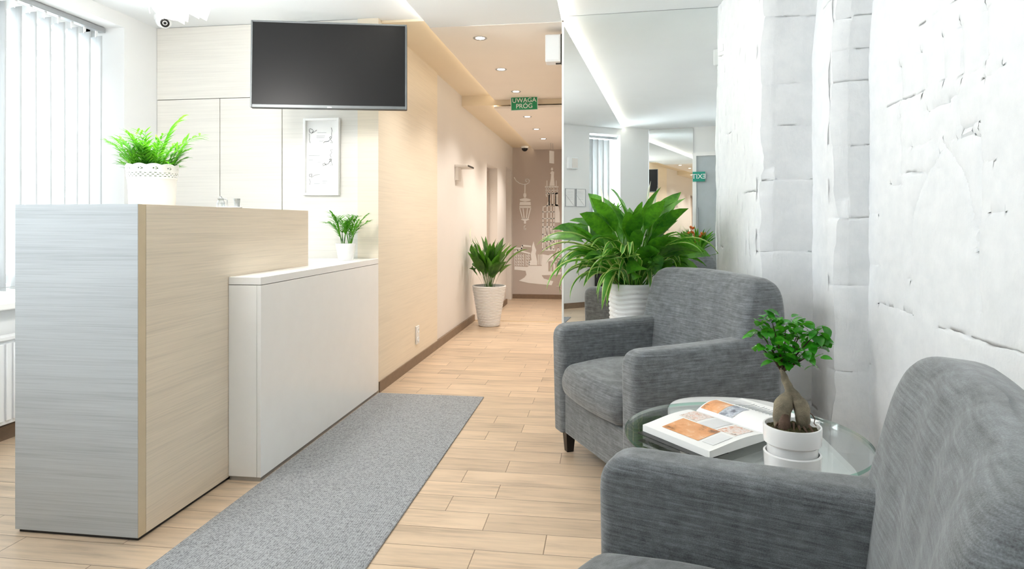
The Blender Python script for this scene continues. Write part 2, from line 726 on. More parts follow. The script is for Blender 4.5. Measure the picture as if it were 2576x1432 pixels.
# ------------------------------------------------------------------ room shell
X_L, Y_B = -3.01, 3.99          # left wall, reception back wall
X_C = -1.442                    # panelled corridor wall
Z_TOP, Z_MID, Z_RIGHT = 2.42, 2.357, 2.39
MA, MBp = Vector((-0.25, 4.03, 0)), Vector((0.7235, 3.978, 0))    # mirror line on the floor
SA, SB = Vector((-3.01, 1.945, 0)), Vector((0.067, -1.09, 0))     # slanted rear wall
SD = (SB - SA).normalized()
SNn = Vector((SD.y * -1, SD.x, 0))                                # into the room
MC = Vector((0.66, -1.015, 0))                                    # end of the rear mirror

floor_poly = [(-3.3, 1.7), (0.0, -1.5), (1.6, -1.5), (1.6, 4.3), (-0.2, 4.3), (-0.2, 7.1), (-1.9, 7.1), (-1.9, 4.3), (-3.3, 4.3)]
fl = MB()
fl.prism([(-3.3, 1.75), (0.0, -1.5), (1.6, -1.5), (1.6, 4.3), (-3.3, 4.3)], -0.2, 0)
fl.prism([(-1.9, 4.3), (-0.2, 4.3), (-0.2, 7.12), (-1.9, 7.12)], -0.2, 0)
struct(fl.build('floor', M['floor']))
struct(bx('floor_corridor', (-1.9, 7.12, -0.3), (-0.2, 10.5, -0.115), M['floor']))
struct(bx('trim_1', (X_C - 0.01, 7.085, 0.0), (-0.27, 7.125, 0.006), M['thresh']))

# reception back wall: pale laminate panels with thin dark joints
bw = thing('wall_back', None, None)
tag(bw, kind='structure')
bx('panel_backing', (X_L - 0.3, Y_B + 0.012, 0), (X_C - 0.02, Y_B + 0.12, 2.5), M['dark_gap'], bw)
g = 0.0022


def wall_x(px, py=300):
    return atY(px, py, Y_B)[0]


zsplit = atY(640, 245, Y_B)[1]
xs = [X_L, wall_x(553), wall_x(709.5), X_C - 0.004]
bx('top_panel', (X_L + 0.002, Y_B, zsplit + g), (xs[3], Y_B + 0.014, Z_TOP - 0.003), M['panel_pale'], bw)
for a, b in zip(xs[:-1], xs[1:]):
    bx('wall_panel', (a + g + 0.001, Y_B, 0.0), (b - g, Y_B + 0.014, zsplit - g), M['panel_pale'], bw)

# corridor left wall: warm laminate then beige plaster with two door recesses
struct(MB().box((X_C - 0.14, Y_B - 0.001, 0), (X_C, 5.47, 2.5)).build('wall_panelled', M['panel_warm']))
XP = X_C - 0.012
cw = MB()
D1, D2 = (7.93, 8.74), (9.52, 10.08)
for a, b, z0, z1 in ((5.47, D1[0], -0.2, 2.5), (D1[0], D1[1], 1.845, 2.5), (D1[1], D2[0], -0.2, 2.5), (D2[0], D2[1], 1.93, 2.5), (D2[1], 10.3, -0.2, 2.5)):
    cw.box((XP - 0.16, a, z0), (XP, b, z1))
struct(cw.build('wall_corridor', M['wall_beige']))
for i, (a, b) in enumerate((D1, D2)):
    zt = (1.845, 1.93)[i]
    d = thing('door_%d' % (i + 1), None, None)
    tag(d, kind='structure')
    bx('door_leaf', (XP - 0.20, a, -0.115), (XP - 0.14, b, zt), M['ceil_beige'], d)
    f_ = MB()
    f_.box((XP - 0.14, a, -0.115), (XP - 0.115, a + 0.045, zt))
    f_.box((XP - 0.14, b - 0.045, -0.115), (XP - 0.115, b, zt))
    f_.box((XP - 0.14, a + 0.045, zt - 0.045), (XP - 0.115, b - 0.045, zt))
    f_.build('door_frame', M['wall_taupe'], d)
struct(bx('wall_end', (-1.75, 10.22, -0.2), (-0.2, 10.34, 2.5), M['wall_taupe']))
struct(bx('wall_corridor_right', (-0.262, 4.12, -0.2), (-0.16, 10.22, 2.5), M['wall_beige']))
# baseboards
struct(bx('baseboard_corridor', (XP, 3.995, 0.0), (X_C + 0.008, 7.085, 0.07), M['base_brown']))
bb = MB()
bb.box((XP, 7.13, -0.115), (X_C + 0.008, D1[0], -0.04))
bb.box((XP, D1[1], -0.115), (X_C + 0.008, D2[0], -0.04))
struct(bb.build('baseboard_lower', M['base_brown']))
struct(bx('baseboard_end', (XP, 10.208, -0.115), (-0.262, 10.22, -0.045), M['base_brown']))

# left wall with its window bay
WY0, WY1, WZ0, WZ1 = 2.20, 3.69, 0.70, 2.335
lwb = MB()
lwb.box((X_L - 0.3, WY1, 0), (X_L, Y_B + 0.1, 2.5))
lwb.box((X_L - 0.3, 1.90, 0), (X_L, WY0, 2.5))
lwb.box((X_L - 0.3, WY0, WZ1), (X_L, WY1, 2.5))
lwb.box((X_L - 0.3, WY0, 0), (X_L - 0.02, WY1, WZ0 - 0.04))
struct(lwb.build('wall_left', M['wall_white']))
struct(bx('trim_2', (X_L - 0.3, WY0 - 0.0, WZ0 - 0.04), (X_L + 0.05, WY1, WZ0), M['white_gloss'], bevel=0.008))
win = thing('window_1', None, None)
tag(win, kind='structure')
fr = MB()
XW = X_L - 0.27
for a, b in (((XW - 0.03, WY0, WZ0), (XW + 0.03, WY0 + 0.06, WZ1)), ((XW - 0.03, WY1 - 0.06, WZ0), (XW + 0.03, WY1, WZ1)),
             ((XW - 0.03, WY0, WZ0), (XW + 0.03, WY1, WZ0 + 0.06)), ((XW - 0.03, WY0, WZ1 - 0.06), (XW + 0.03, WY1, WZ1)),
             ((XW - 0.03, 2.90, WZ0), (XW + 0.03, 2.98, WZ1)), ((XW - 0.03, WY0, 2.06), (XW + 0.03, WY1, 2.10))):
    fr.box(a, b)
fr.build('window_frame', M['white_gloss'], win)
bx('window_pane', (XW - 0.006, WY0 + 0.05, WZ0 + 0.05), (XW + 0.000, WY1 - 0.05, WZ1 - 0.05), M['glass'], win)
# etched scroll pattern on the lower panes
rnd = random.Random(5)
lace = MB()
for i in range(46):
    y0 = rnd.uniform(WY0 + 0.1, WY1 - 0.1)
    z0 = rnd.uniform(0.80, 1.72)
    R = rnd.uniform(0.03, 0.07)
    a0 = rnd.uniform(0, 6.28)
    sg = rnd.choice((-1, 1))
    pts = []
    for k in range(15):
        a = a0 + sg * k * 0.42
        rr = R * (1 - k / 18)
        pts.append((XW + 0.004, y0 + rr * math.cos(a), z0 + rr * math.sin(a)))
    lace.tube(pts, 0.006, 4)
lace.build('etched_scrollwork', M['lace'], win)

# slanted rear wall with a narrow window and an invented, unseen bay window
def on_slant(s, z, off=0.0):
    p = SA + SD * s + SNn * off
    return Vector((p.x, p.y, z))


def slant_box(mb, s0, s1, z0, z1, o0, o1):
    c = (on_slant((s0 + s1) / 2, (z0 + z1) / 2, (o0 + o1) / 2))
    mb.obox(c, SD * (s1 - s0) / 2, SNn * (o1 - o0) / 2, Vector((0, 0, (z1 - z0) / 2)))
    return mb


def s_of(x, y):
    return (Vector((x, y, 0)) - SA).dot(SD)


L_S = (SB - SA).length
sw0, sw1 = s_of(-0.66, -0.37), s_of(-0.295, -0.735)
sb0, sb1 = 0.30, 1.95  # span of the invented bay window that admits the added fill
rw = MB()
for s0, s1, z0, z1 in ((0, sb0, 0, 2.5), (sb0, sb1, 0, 0.8), (sb0, sb1, 2.3, 2.5), (sb1, sw0, 0, 2.5), (sw0, sw1, 0, 0.8), (sw0, sw1, 2.275, 2.5), (sw1, L_S, 0, 2.5)):
    slant_box(rw, s0, s1, z0, z1, -0.25, 0)
struct(rw.build('wall_rear', M['wall_white']))
for i, (s0, s1, z1) in enumerate(((sb0, sb1, 2.3), (sw0, sw1, 2.275))):  # first entry is the invented bay window
    wd = thing('window_%d' % (i + 2), None, None)
    tag(wd, kind='structure')
    fm = MB()
    slant_box(fm, s0, s0 + 0.05, 0.8, z1, -0.24, -0.19)
    slant_box(fm, s1 - 0.05, s1, 0.8, z1, -0.24, -0.19)
    slant_box(fm, s0 + 0.05, s1 - 0.05, 0.8, 0.85, -0.24, -0.19)
    slant_box(fm, s0 + 0.05, s1 - 0.05, z1 - 0.05, z1, -0.24, -0.19)
    fm.build('window_frame', M['white_gloss'], wd)
    slant_box(MB(), s0 + 0.045, s1 - 0.045, 0.84, z1 - 0.045, -0.22, -0.214).build('window_pane', M['glass'], wd)
struct(slant_box(MB(), 0.02, L_S - 0.02, 0, 0.07, 0, 0.012).build('baseboard_rear', M['base_brown']))

# rear end: mirror panel and glazed entrance behind the camera
RD = (Vector((0.802, -0.998, 0)) - SB).normalized()
RN = Vector((-RD.y, RD.x, 0))
rear_end = MB()
rear_end.obox(SB + RD * 0.55 + RN * -0.08 + Vector((0, 0, 1.25)), RD * 0.56, RN * 0.06, Vector((0, 0, 1.25)))
o_ = None
mirL = (MC - SB).length
mwall = MB()
mwall.obox(SB + RD * (mirL / 2) - RN * 0.07 + Vector((0, 0, 1.25)), RD * (mirL / 2), RN * 0.06, Vector((0, 0, 1.25)))
mwall.obox(SB + RD * (mirL + 0.29) - RN * 0.07 + Vector((0, 0, 2.27)), RD * 0.29, RN * 0.06, Vector((0, 0, 0.23)))
struct(mwall.build('wall_entrance', M['wall_white']))
tag(MB().obox(SB + RD * (mirL / 2) + RN * 0.0 + Vector((0, 0, 1.19)), RD * (mirL / 2 - 0.003), RN * 0.006, Vector((0, 0, 1.188))).build('wall_mirror', M['mirror']),
    'tall mirror behind the camera beside the glass entrance, seen only as a reflection', 'mirror')
dr = thing('door_3', None, None)
tag(dr, kind='structure')
dc = SB + RD * (mirL + 0.25)
dm = MB()
for s in (-0.235, 0.235):
    dm.obox(dc + RD * s + Vector((0, 0, 1.02)), RD * 0.025, RN * 0.03, Vector((0, 0, 1.02)))
dm.obox(dc + Vector((0, 0, 2.02)), RD * 0.21, RN * 0.03, Vector((0, 0, 0.025)))
dm.obox(dc + Vector((0, 0, 0.06)), RD * 0.21, RN * 0.03, Vector((0, 0, 0.06)))
dm.build('door_frame', M['white_gloss'], dr)
MB().obox(dc + Vector((0, 0, 1.06)), RD * 0.21, RN * 0.004, Vector((0, 0, 0.94))).build('door_pane', M['grey_film'], dr)
MB().tube([dc + RD * -0.19 + RN * 0.06 + Vector((0, 0, 0.8)), dc + RD * -0.19 + RN * 0.06 + Vector((0, 0, 1.3))], 0.012).build('door_handle', M['metal'], dr)

# ------------------------------------------------------------------ ceilings
struct(MB().prism([(-3.3, 1.7), (-0.2, -1.4), (-0.25, -1.4), (-0.25, 4.04), (-1.9, 4.04), (-3.3, 4.04)][:1] + [(0.05, -1.55), (-0.262, -1.3), (-0.262, 4.045), (-3.3, 4.045)], Z_TOP, Z_TOP + 0.08).build('ceiling', M['ceil_white']))
struct(MB().prism([(-0.262, -1.4), (1.5, -1.4), (1.5, 4.1), (-0.262, 4.1)], Z_RIGHT, Z_RIGHT + 0.1).build('ceiling_lounge', M['ceil_white']))
XE = -1.112                     # left edge of the dropped band
XR = -0.262
struct(MB().prism([(XE, 0.085), (XR, -0.75), (XR, 4.03), (XE, 4.03)], Z_MID, Z_MID + 0.022).build('ceiling_band', M['ceil_white']))
struct(bx('ceiling_recess', (-1.62, 4.045, 2.405), (-0.2, 6.5, 2.5), M['cove_beige']))
struct(bx('ceiling_corridor', (XE, 4.03, Z_MID - 0.004), (XR, 6.5, Z_MID + 0.018), M['ceil_beige']))
struct(bx('ceiling_lower_recess', (-1.62, 6.5, 2.30), (-0.2, 10.3, 2.5), M['cove_beige']))
struct(bx('ceiling_lower', (XE, 6.48, 2.262), (XR, 10.22, 2.285), M['ceil_beige']))

# LED strips
t = thing('led_strip', 'warm white LED line along the right edge of the dropped ceiling band', 'led strip')
MB().box((XR + 0.0005, -0.74, Z_MID + 0.003), (XR + 0.012, 4.015, Z_RIGHT - 0.002)).build('diffuser', M['led'], t)
bx('profile', (XR - 0.02, -0.70, Z_MID + 0.022), (XR - 0.0005, 4.015, Z_RIGHT - 0.002), M['white_satin'], t)
t = thing('led_strip', 'warm LED line hidden over the left edge of the reception ceiling band', 'led strip')
bx('diffuser', (XE - 0.006, 0.10, Z_MID + 0.024), (XE + 0.006, 4.02, Z_MID + 0.036), M['led'], t)
bx('profile', (XE + 0.007, 0.12, Z_MID + 0.022), (XE + 0.02, 4.02, Z_MID + 0.040), M['white_satin'], t)
t = thing('led_strip', 'amber LED line above the corridor wall before the ceiling step', 'led strip')
bx('diffuser', (XE - 0.006, 4.05, Z_MID + 0.020), (XE + 0.006, 6.47, Z_MID + 0.032), M['led_warm'], t)
bx('profile', (XE + 0.007, 4.05, Z_MID + 0.018), (XE + 0.02, 6.47, Z_MID + 0.036), M['white_satin'], t)
t = thing('led_strip', 'amber LED line at the lower far end of the corridor ceiling', 'led strip')
bx('diffuser', (XE - 0.006, 6.51, 2.286), (XE + 0.006, 10.2, 2.296), M['led_warm'], t)

# downlights
dl_names = ['nearest the reception, first of the row', 'second of the row', 'third of the row, just before the ceiling step',
            'first behind the green hanging sign', 'second behind the green hanging sign', 'farthest one, near the end wall']
for (y, z), nm in zip(((4.3, Z_MID - 0.004), (5.2, Z_MID - 0.004), (6.1, Z_MID - 0.004), (7.02, 2.262), (7.97, 2.262), (8.9, 2.262)), dl_names):
    t = thing('downlight', 'recessed corridor downlight, ' + nm, 'downlight', (-0.835, y, z), group='recessed downlights along the corridor')
    MB().lathe([(0.030, -0.0005), (0.044, -0.004), (0.048, -0.002), (0.048, 0.002), (0.030, 0.002)], 28).build('bezel', M['metal'], t, smooth=40)
    MB().lathe([(0.0, -0.0015), (0.030, -0.0015), (0.030, 0.001), (0.0, 0.001)], 28).build('bulb', M['spot_glow'], t, smooth=40)
    s = light('downlight_beam', 'SPOT', (0, 0, -0.02), 21 if y < 6.5 else 30, (1.0, 0.93, 0.85), spot_size=math.radians(120), spot_blend=0.8, shadow_soft_size=0.03)
    s.parent = t

# ------------------------------------------------------------------ mirror between corridor and lounge
mn = Vector((-(MBp - MA).y, (MBp - MA).x, 0)).normalized()   # points away from the camera
ml = (MBp - MA).length
md = (MBp - MA).normalized()
zc = Z_RIGHT / 2
struct(MB().obox(MA + md * (ml / 2 + 0.15) + mn * 0.055 + Vector((0, 0, 1.2)), md * (ml / 2 + 0.15), mn * 0.04, Vector((0, 0, 1.2))).build('wall_mirror_side', M['wall_white']))
t = thing('mirror', 'floor to ceiling wall mirror between corridor and white stone wall', 'mirror', tuple(MA))
mi_ = MB()
mi_.obox(md * (ml / 2) + mn * 0.007 + Vector((0, 0, zc)), md * (ml / 2), mn * 0.005, Vector((0, 0, zc - 0.003)))
mi_.build('mirror_glass', M['mirror'], t)
MB().obox(md * -0.006 + mn * 0.006 + Vector((0, 0, zc - 0.018)), md * 0.006, mn * 0.01, Vector((0, 0, zc - 0.02))).build('edge_trim', M['white_gloss'], t)


MB().obox(md * (ml - 0.0025) + mn * 0.0005 + Vector((0, 0, zc)), md * 0.0015, mn * 0.0015, Vector((0, 0, zc - 0.003))).build('edge_seal', M['dark_gap'], t)


# ------------------------------------------------------------------ white stone wall
def pl(*pts):
    return [atX(px, py, 1.13) for px, py in pts]


GROOVES = []
for a, b in (((2299, 167), (2299, 251)), ((2354, 132), (2356, 226)), ((2410, 97), (2412, 198)), ((2461, 66), (2462, 182)), ((2524, 25), (2526, 145))):
    GROOVES.append((pl(a, b), 0.018, 0.012))
GROOVES.append((pl((2398, 390), (2372, 430), (2354, 478), (2338, 530), (2330, 600), (2326, 704)), 0.011, 0.010))
GROOVES.append((pl((2408, 361), (2440, 400), (2464, 440), (2482, 500), (2490, 570), (2499, 641)), 0.009, 0.010))
GROOVES.append((pl((2331, 368), (2371, 358), (2369, 276), (2452, 232), (2453, 318), (2505, 306)), 0.008, 0.009))
GROOVES.append((pl((2378, 272), (2432, 256)), 0.009, 0.008))
GROOVES.append((pl((2440, 348), (2490, 340)), 0.010, 0.009))
GROOVES.append((pl((2508, 339), (2508, 560), (2512, 786)), 0.011, 0.010))
GROOVES.append((pl((2300, 292), (2306, 470)), 0.007, 0.007))
GROOVES.append((pl((2524, 195), (2576, 165)), 0.008, 0.008))
GROOVES.append((pl((2520, 402), (2545, 405)), 0.009, 0.008))
GROOVES.append((pl((2535, 535), (2576, 532)), 0.008, 0.007))
GROOVES.append((pl((2275, 466), (2306, 468)), 0.010, 0.008))
GROOVES.append((pl((2245, 760), (2290, 775), (2335, 792)), 0.005, 0.007))
GROOVES.append((pl((2200, 540), (2244, 540)), 0.006, 0.008))
GROOVES.append((pl((2205, 665), (2250, 668)), 0.006, 0.008))


def seg_d(p, a, b):
    ax, ay = a
    bx_, by = b
    dx, dy = bx_ - ax, by - ay
    t_ = max(0, min(1, ((p[0] - ax) * dx + (p[1] - ay) * dy) / (dx * dx + dy * dy + 1e-12)))
    return math.hypot(p[0] - ax - t_ * dx, p[1] - ay - t_ * dy)


def stone_wall():
    path = [Vector(p) for p in ((0.7235, 3.985), (0.757, 3.17), (0.992, 3.165), (0.990, 2.89), (1.13, 2.885), (1.13, 1.75), (1.13, -1.05))]
    stepn = [80, 26, 30, 18, 150, 60]
    cols = []
    for i, n in enumerate(stepn):
        for k in range(n + (1 if i == len(stepn) - 1 else 0)):
            cols.append((path[i].lerp(path[i + 1], k / n), i, k / n))
    zs = [i * 2.42 / 260 for i in range(261)]
    rr = random.Random(3)
    rows = {}
    for s in range(6):
        z = rr.uniform(0.1, 0.35)
        rows[s] = []
        while z < 2.4:
            rows[s].append(z)
            z += rr.uniform(0.17, 0.36)
    rows[1] = [atY(1990, y, 3.165)[1] for y in (318, 452, 632, 820, 1000) ][::-1] + [atY(1990, 215, 3.165)[1], atY(1990, 48, 3.165)[1]]
    rows[3] = [atY(2160, y, 2.885)[1] for y in (935, 717, 550, 366, 208, 128, 48)]
    mb = MB()
    # smoothed column normals
    nr = []
    P = [c[0] for c in cols]
    for i in range(len(P)):
        a, b = P[max(0, i - 1)], P[min(len(P) - 1, i + 1)]
        d = (b - a).normalized()
        nr.append(Vector((d.y, -d.x)))
    vs = []
    for z in zs:
        for i, (p, s, tt) in enumerate(cols):
            q3 = Vector((p.x, p.y, z))
            h = 0.010 * noise.noise(q3 * 3.1) + 0.004 * noise.noise(q3 * 9) + 0.0016 * noise.noise(q3 * 30)
            # rough uneven vertical arrises
            if s in (0, 1, 2, 3):
                edge = min(tt, 1 - tt)
                lat = 0.022 * noise.noise(Vector((0.7 * s + (1 if tt > 0.5 else 0), 4.0, z * 4.5))) * max(0, 1 - edge * 5)
                h += lat if s in (0, 2) else 0
            g_ = 0
            for zr in rows[s]:
                wob = 0.012 * noise.noise(Vector((p.x * 6 + p.y * 6, zr * 3, 0)))
                dz = abs(z - zr - wob)
                if s in (1, 3):
                    g_ = max(g_, 0.0045 * max(0, 1 - dz / 0.014) * (0.75 + 0.5 * noise.noise(Vector((p.x * 9, p.y * 9, zr * 5)))))
                else:
                    m_ = noise.noise(Vector((p.y * 2.3, zr * 7, 5)))
                    if m_ > 0.05:
                        g_ = max(g_, 0.004 * max(0, 1 - dz / 0.013) * min(1, (m_ - 0.05) * 6))
            if s == 0:
                pit = noise.noise(Vector((p.y * 34, z * 9, 1.7)))
                if pit > 0.42:
                    g_ = max(g_, 0.012 * (pit - 0.42) / 0.3)
            if s >= 4 and p.y > 1.75:
                for pts, wd, dp in GROOVES:
                    if not (min(a[0] for a in pts) - 0.05 < p.y < max(a[0] for a in pts) + 0.05 and min(a[1] for a in pts) - 0.05 < z < max(a[1] for a in pts) + 0.05):
                        continue
                    dd = min(seg_d((p.y, z), pts[k], pts[k + 1]) for k in range(len(pts) - 1))
                    g_ = max(g_, 1.9 * dp * max(0, min(1, (wd * 1.55 - dd) / (wd * 1.0))))
            h -= g_
            # jambs lean back near the top
            lean = 0.0
            if s <= 4:
                x_ = max(0, (z - 1.55) / 0.85)
                lean = (0.05 if s >= 2 else 0.035) * x_ * x_ * (1 if s != 0 else tt)
                if s == 4:
                    lean *= max(0, 1 - tt * 3)
            if s == 0 and tt < 0.03:
                h = 0
            vs.append((p.x + nr[i].x * h + lean, p.y + nr[i].y * h, z))
    n = len(cols)
    fs = [(r * n + i, r * n + i + 1, (r + 1) * n + i + 1, (r + 1) * n + i) for r in range(len(zs) - 1) for i in range(n - 1)]
    mb.add(vs, fs)
    o = mb.build('wall_right', M['stone'], smooth=50)
    # give it depth behind
    so = o.modifiers.new('thick', 'SOLIDIFY')
    so.thickness = 0.05
    so.offset = -1
    bbm = MB()
    for a, b in zip(path[1:-2], path[2:-1]):
        d = (b - a).normalized()
        nn = Vector((d.y, -d.x))
        c = (a + b) / 2 + nn * 0.022
        bbm.obox((c.x, c.y, 0.036), (d.x * ((b - a).length / 2 + 0.018), d.y * ((b - a).length / 2 + 0.018), 0), (nn.x * 0.008, nn.y * 0.008, 0), (0, 0, 0.036))
    bbm.box((1.10, -1.0, 0), (1.116, 1.75, 0.072))
    struct(bbm.build('baseboard_right', M['base_brown']))
    return o


struct(stone_wall())

# ------------------------------------------------------------------ reception desk
XD0, XD1, YD0, YD1, ZD = -2.07, -1.589, 2.013, 3.30, 1.164
t = thing('reception_desk', 'tall pale oak reception desk block with a shadow gap plinth', 'desk', (-1.83, 2.6, 0))


def loc(mb, root):
    for i, v in enumerate(mb.v):
        mb.v[i] = v - Vector(root.location)
    return mb


def lbx(name, a, b, mat, root, bevel=0, **kw):
    return loc(MB().box(a, b), root).build(name, mat, root, bevel=bevel, **kw)


lbx('end_panel', (XD0, YD0, 0.012), (XD1 - 0.0015, YD0 + 0.022, ZD), M['desk_cool_lit'], t)
lbx('edge_strip', (XD1 - 0.020, YD0 + 0.0015, 0.012), (XD1, YD0 + 0.038, ZD - 0.001), M['edge_band'], t)
lbx('front_panel', (XD1 - 0.020, YD0 + 0.0395, 0.012), (XD1, YD1, ZD), M['desk_warm_lit'], t)
lbx('desk_top', (XD0, YD0 + 0.023, ZD - 0.022), (XD1 - 0.0215, YD1, ZD), M['desk_warm_lit'], t)
lbx('side_panel', (XD0, YD0 + 0.023, 0.012), (XD0 + 0.02, YD1, ZD - 0.024), M['desk_cool_lit'], t)
lbx('far_panel', (XD0 + 0.022, YD1 - 0.02, 0.012), (XD1 - 0.022, YD1, ZD - 0.024), M['desk_warm_lit'], t)
lbx('plinth', (XD0 + 0.01, YD0 + 0.008, 0.0), (XD1 - 0.006, YD1 - 0.01, 0.014), M['black_plastic'], t)

ZC = 0.8675
XCF, YC0, YC1 = -1.440, 2.55, 3.985
t = thing('reception_counter', 'low white counter with thick top standing in front of the tall desk', 'counter', (-1.5, 3.2, 0))
cp = MB().prism([(XD1 + 0.0015, YC0), (XCF, YC0), (XCF, YC1), (-2.15, YC1), (-2.15, YD1 + 0.002), (XD1 + 0.0015, YD1 + 0.002)], ZC - 0.0325, ZC)
loc(cp, t).build('counter_top', M['white_gloss'], t, bevel=0.0015)
lbx('front_panel', (XCF - 0.018, YC0 + 0.0, 0.018), (XCF, YC1, ZC - 0.035), M['white_gloss'], t, bevel=0.001)
lbx('end_panel', (XD1 + 0.0015, YC0, 0.018), (XCF - 0.0195, YC0 + 0.018, ZC - 0.035), M['white_gloss'], t, bevel=0.001)
lbx('back_panel', (-2.15, YC1 - 0.02, 0.018), (XCF - 0.02, YC1 - 0.002, ZC - 0.035), M['white_gloss'], t)
lbx('inner_panel', (-2.15, YD1 + 0.004, 0.018), (XD1 - 0.004, YD1 + 0.02, ZC - 0.035), M['white_gloss'], t)
lbx('plinth', (XD1 + 0.004, YC0 + 0.004, 0.0), (XCF - 0.004, YC1 - 0.004, 0.0178), M['metal'], t)

# runner
rn = MB().box((XCF + 0.006, 0.62, 0.0), (-0.747, 3.975, 0.007)).build('runner_carpet', M['carpet'], bevel=0.002)
tag(rn, 'long grey ribbed runner carpet lying beside the white counter', 'carpet')

# radiator under the window
t = thing('radiator', 'white panel radiator under the window sill', 'radiator', (-2.93, 2.9, 0.1))
rb = MB()
rb.box((-0.05, -0.62, 0.0), (0.0, 0.62, 0.42))
for k in range(30):
    y = -0.60 + k * 0.041
    rb.box((0.0, y, 0.02), (0.012, y + 0.026, 0.40))
rb.build('panel', M['radiator'], t, bevel=0.003, seg=2)
bx('top_grille', (-0.055, -0.63, 0.42), (0.016, 0.63, 0.435), M['white_satin'], t)
bx('floor_foot', (-0.04, -0.5, -0.10), (-0.02, -0.46, 0.0), M['metal'], t)
bx('floor_foot', (-0.04, 0.46, -0.10), (-0.02, 0.5, 0.0), M['metal'], t)
struct(bx('baseboard_left', (X_L - 0.02, 1.98, 0.0), (X_L + 0.012, Y_B, 0.07), M['base_brown']))

# ------------------------------------------------------------------ vertical blinds
t = thing('vertical_blind', 'white vertical blind with angled slats in the left window bay', 'blind', (-3.15, 2.93, 0.74))
RZ = 2.30 - 0.74
hr = MB()
hr.box((-0.022, -0.71, RZ), (0.022, 0.745, RZ + 0.032))
hr.build('head_rail', M['metal'], t, bevel=0.003)
sl = []
al = math.radians(13)
k = 0
y = 3.655 - 0.03 - 2.93
while y > -0.68:
    d = Vector((math.cos(al), -math.sin(al), 0))
    n_ = Vector((d.y, -d.x, 0))
    m_ = MB()
    W2 = 0.052
    vs, fs = [], []
    for iz in range(13):
        zz = (RZ - 0.035) * iz / 12
        for ix in range(7):
            u = -1 + 2 * ix / 6
            bow = 0.004 * (1 - u * u) + 0.002 * math.sin(zz * 2.2 + k)
            p = d * (u * W2) + n_ * bow + Vector((0, y, zz))
            vs.append(p)
    for iz in range(12):
        for ix in range(6):
            fs.append((iz * 7 + ix, iz * 7 + ix + 1, iz * 7 + 8 + ix, iz * 7 + 7 + ix))
    m_.add(vs, fs)
    so = m_.build('slat', M['slat'], t, smooth=60)
    sd = so.modifiers.new('thick', 'SOLIDIFY')
    sd.thickness = 0.0012
    hk = MB().box((-0.003, y - 0.008, RZ - 0.04), (0.003, y + 0.008, RZ + 0.002)).build('hanger', M['white_satin'], so)
    y -= 0.093
    k += 1
ch = MB().tube([(0.05, -0.66 + i * 0.027, 0.02 + 0.006 * math.sin(i * 3.14)) for i in range(51)], 0.0018, 5).build('bead_chain', M['metal'], t)

t = thing('vertical_blind', 'white vertical blind in the narrow rear window, seen in the mirror', 'blind', tuple(on_slant(sw0, 0.85, 0)))
hr = MB()
W3 = sw1 - sw0
hr.obox(SD * (W3 / 2) - SNn * 0.08 + Vector((0, 0, 1.385)), SD * (W3 / 2 - 0.01), SNn * 0.02, Vector((0, 0, 0.016)))
hr.build('head_rail', M['metal'], t)
for i in range(4):
    m_ = MB()
    vs, fs = [], []
    for iz in range(2):
        for ix in range(5):
            u = -1 + ix / 2
            vs.append(SD * (0.055 + i * 0.092) + (SD * 0.85 + SNn * 0.5) * (u * 0.05) - SNn * (0.08 + 0.008 * (1 - u * u)) + Vector((0, 0, 0.0 + iz * 1.355)))
    for ix in range(4):
        fs.append((ix, ix + 1, 5 + ix + 1, 5 + ix))
    m_.add(vs, fs)
    so = m_.build('slat', M['slat'], t, smooth=60)
    so.modifiers.new('thick', 'SOLIDIFY').thickness = 0.0012

# ------------------------------------------------------------------ television
t = thing('television', 'large dark flat television hung tilted in front of the panelled wall', 'television')
r_ = ray(830)
T_TV = 3.6
ctr = Vector((T_TV * r_[0], T_TV * r_[1], H + T_TV * (560 - 165) / F))
t.location = ctr
yaw = YAW - math.radians(-5.5)
t.rotation_euler = (math.radians(-3.2), math.radians(-0.2), YAW + math.radians(6.6))
TW, TH = 0.851, 0.488
fr = MB()
fr.box((-TW / 2, 0, -TH / 2), (TW / 2, 0.035, TH / 2))
fr.build('casing', M['black_plastic'], t, bevel=0.006)
bz = MB()
e = 0.010
bz.box((-TW / 2, -0.008, -TH / 2), (-TW / 2 + e, -0.0005, TH / 2))
bz.box((TW / 2 - e, -0.008, -TH / 2), (TW / 2, -0.0005, TH / 2))
bz.box((-TW / 2 + e, -0.008, TH / 2 - e), (TW / 2 - e, -0.0005, TH / 2))
bz.box((-TW / 2 + e, -0.008, -TH / 2), (TW / 2 - e, -0.0005, -TH / 2 + 0.018))
bz.build('bezel', M['bezel'], t, bevel=0.002)
bx('screen', (-TW / 2 + e, -0.004, -TH / 2 + 0.018), (TW / 2 - e, -0.0006, TH / 2 - e), M['screen'], t)
bx('sensor', (-0.012, -0.010, -TH / 2 + 0.002), (0.012, -0.008, -TH / 2 + 0.008), M['white_satin'], t)
bk = MB()
bk.box((-0.1, 0.036, -0.1), (0.1, 0.05, 0.1))
bk.box((-0.03, 0.05, -0.03), (0.03, 0.54, 0.03))
bk.build('wall_bracket', M['metal'], t)

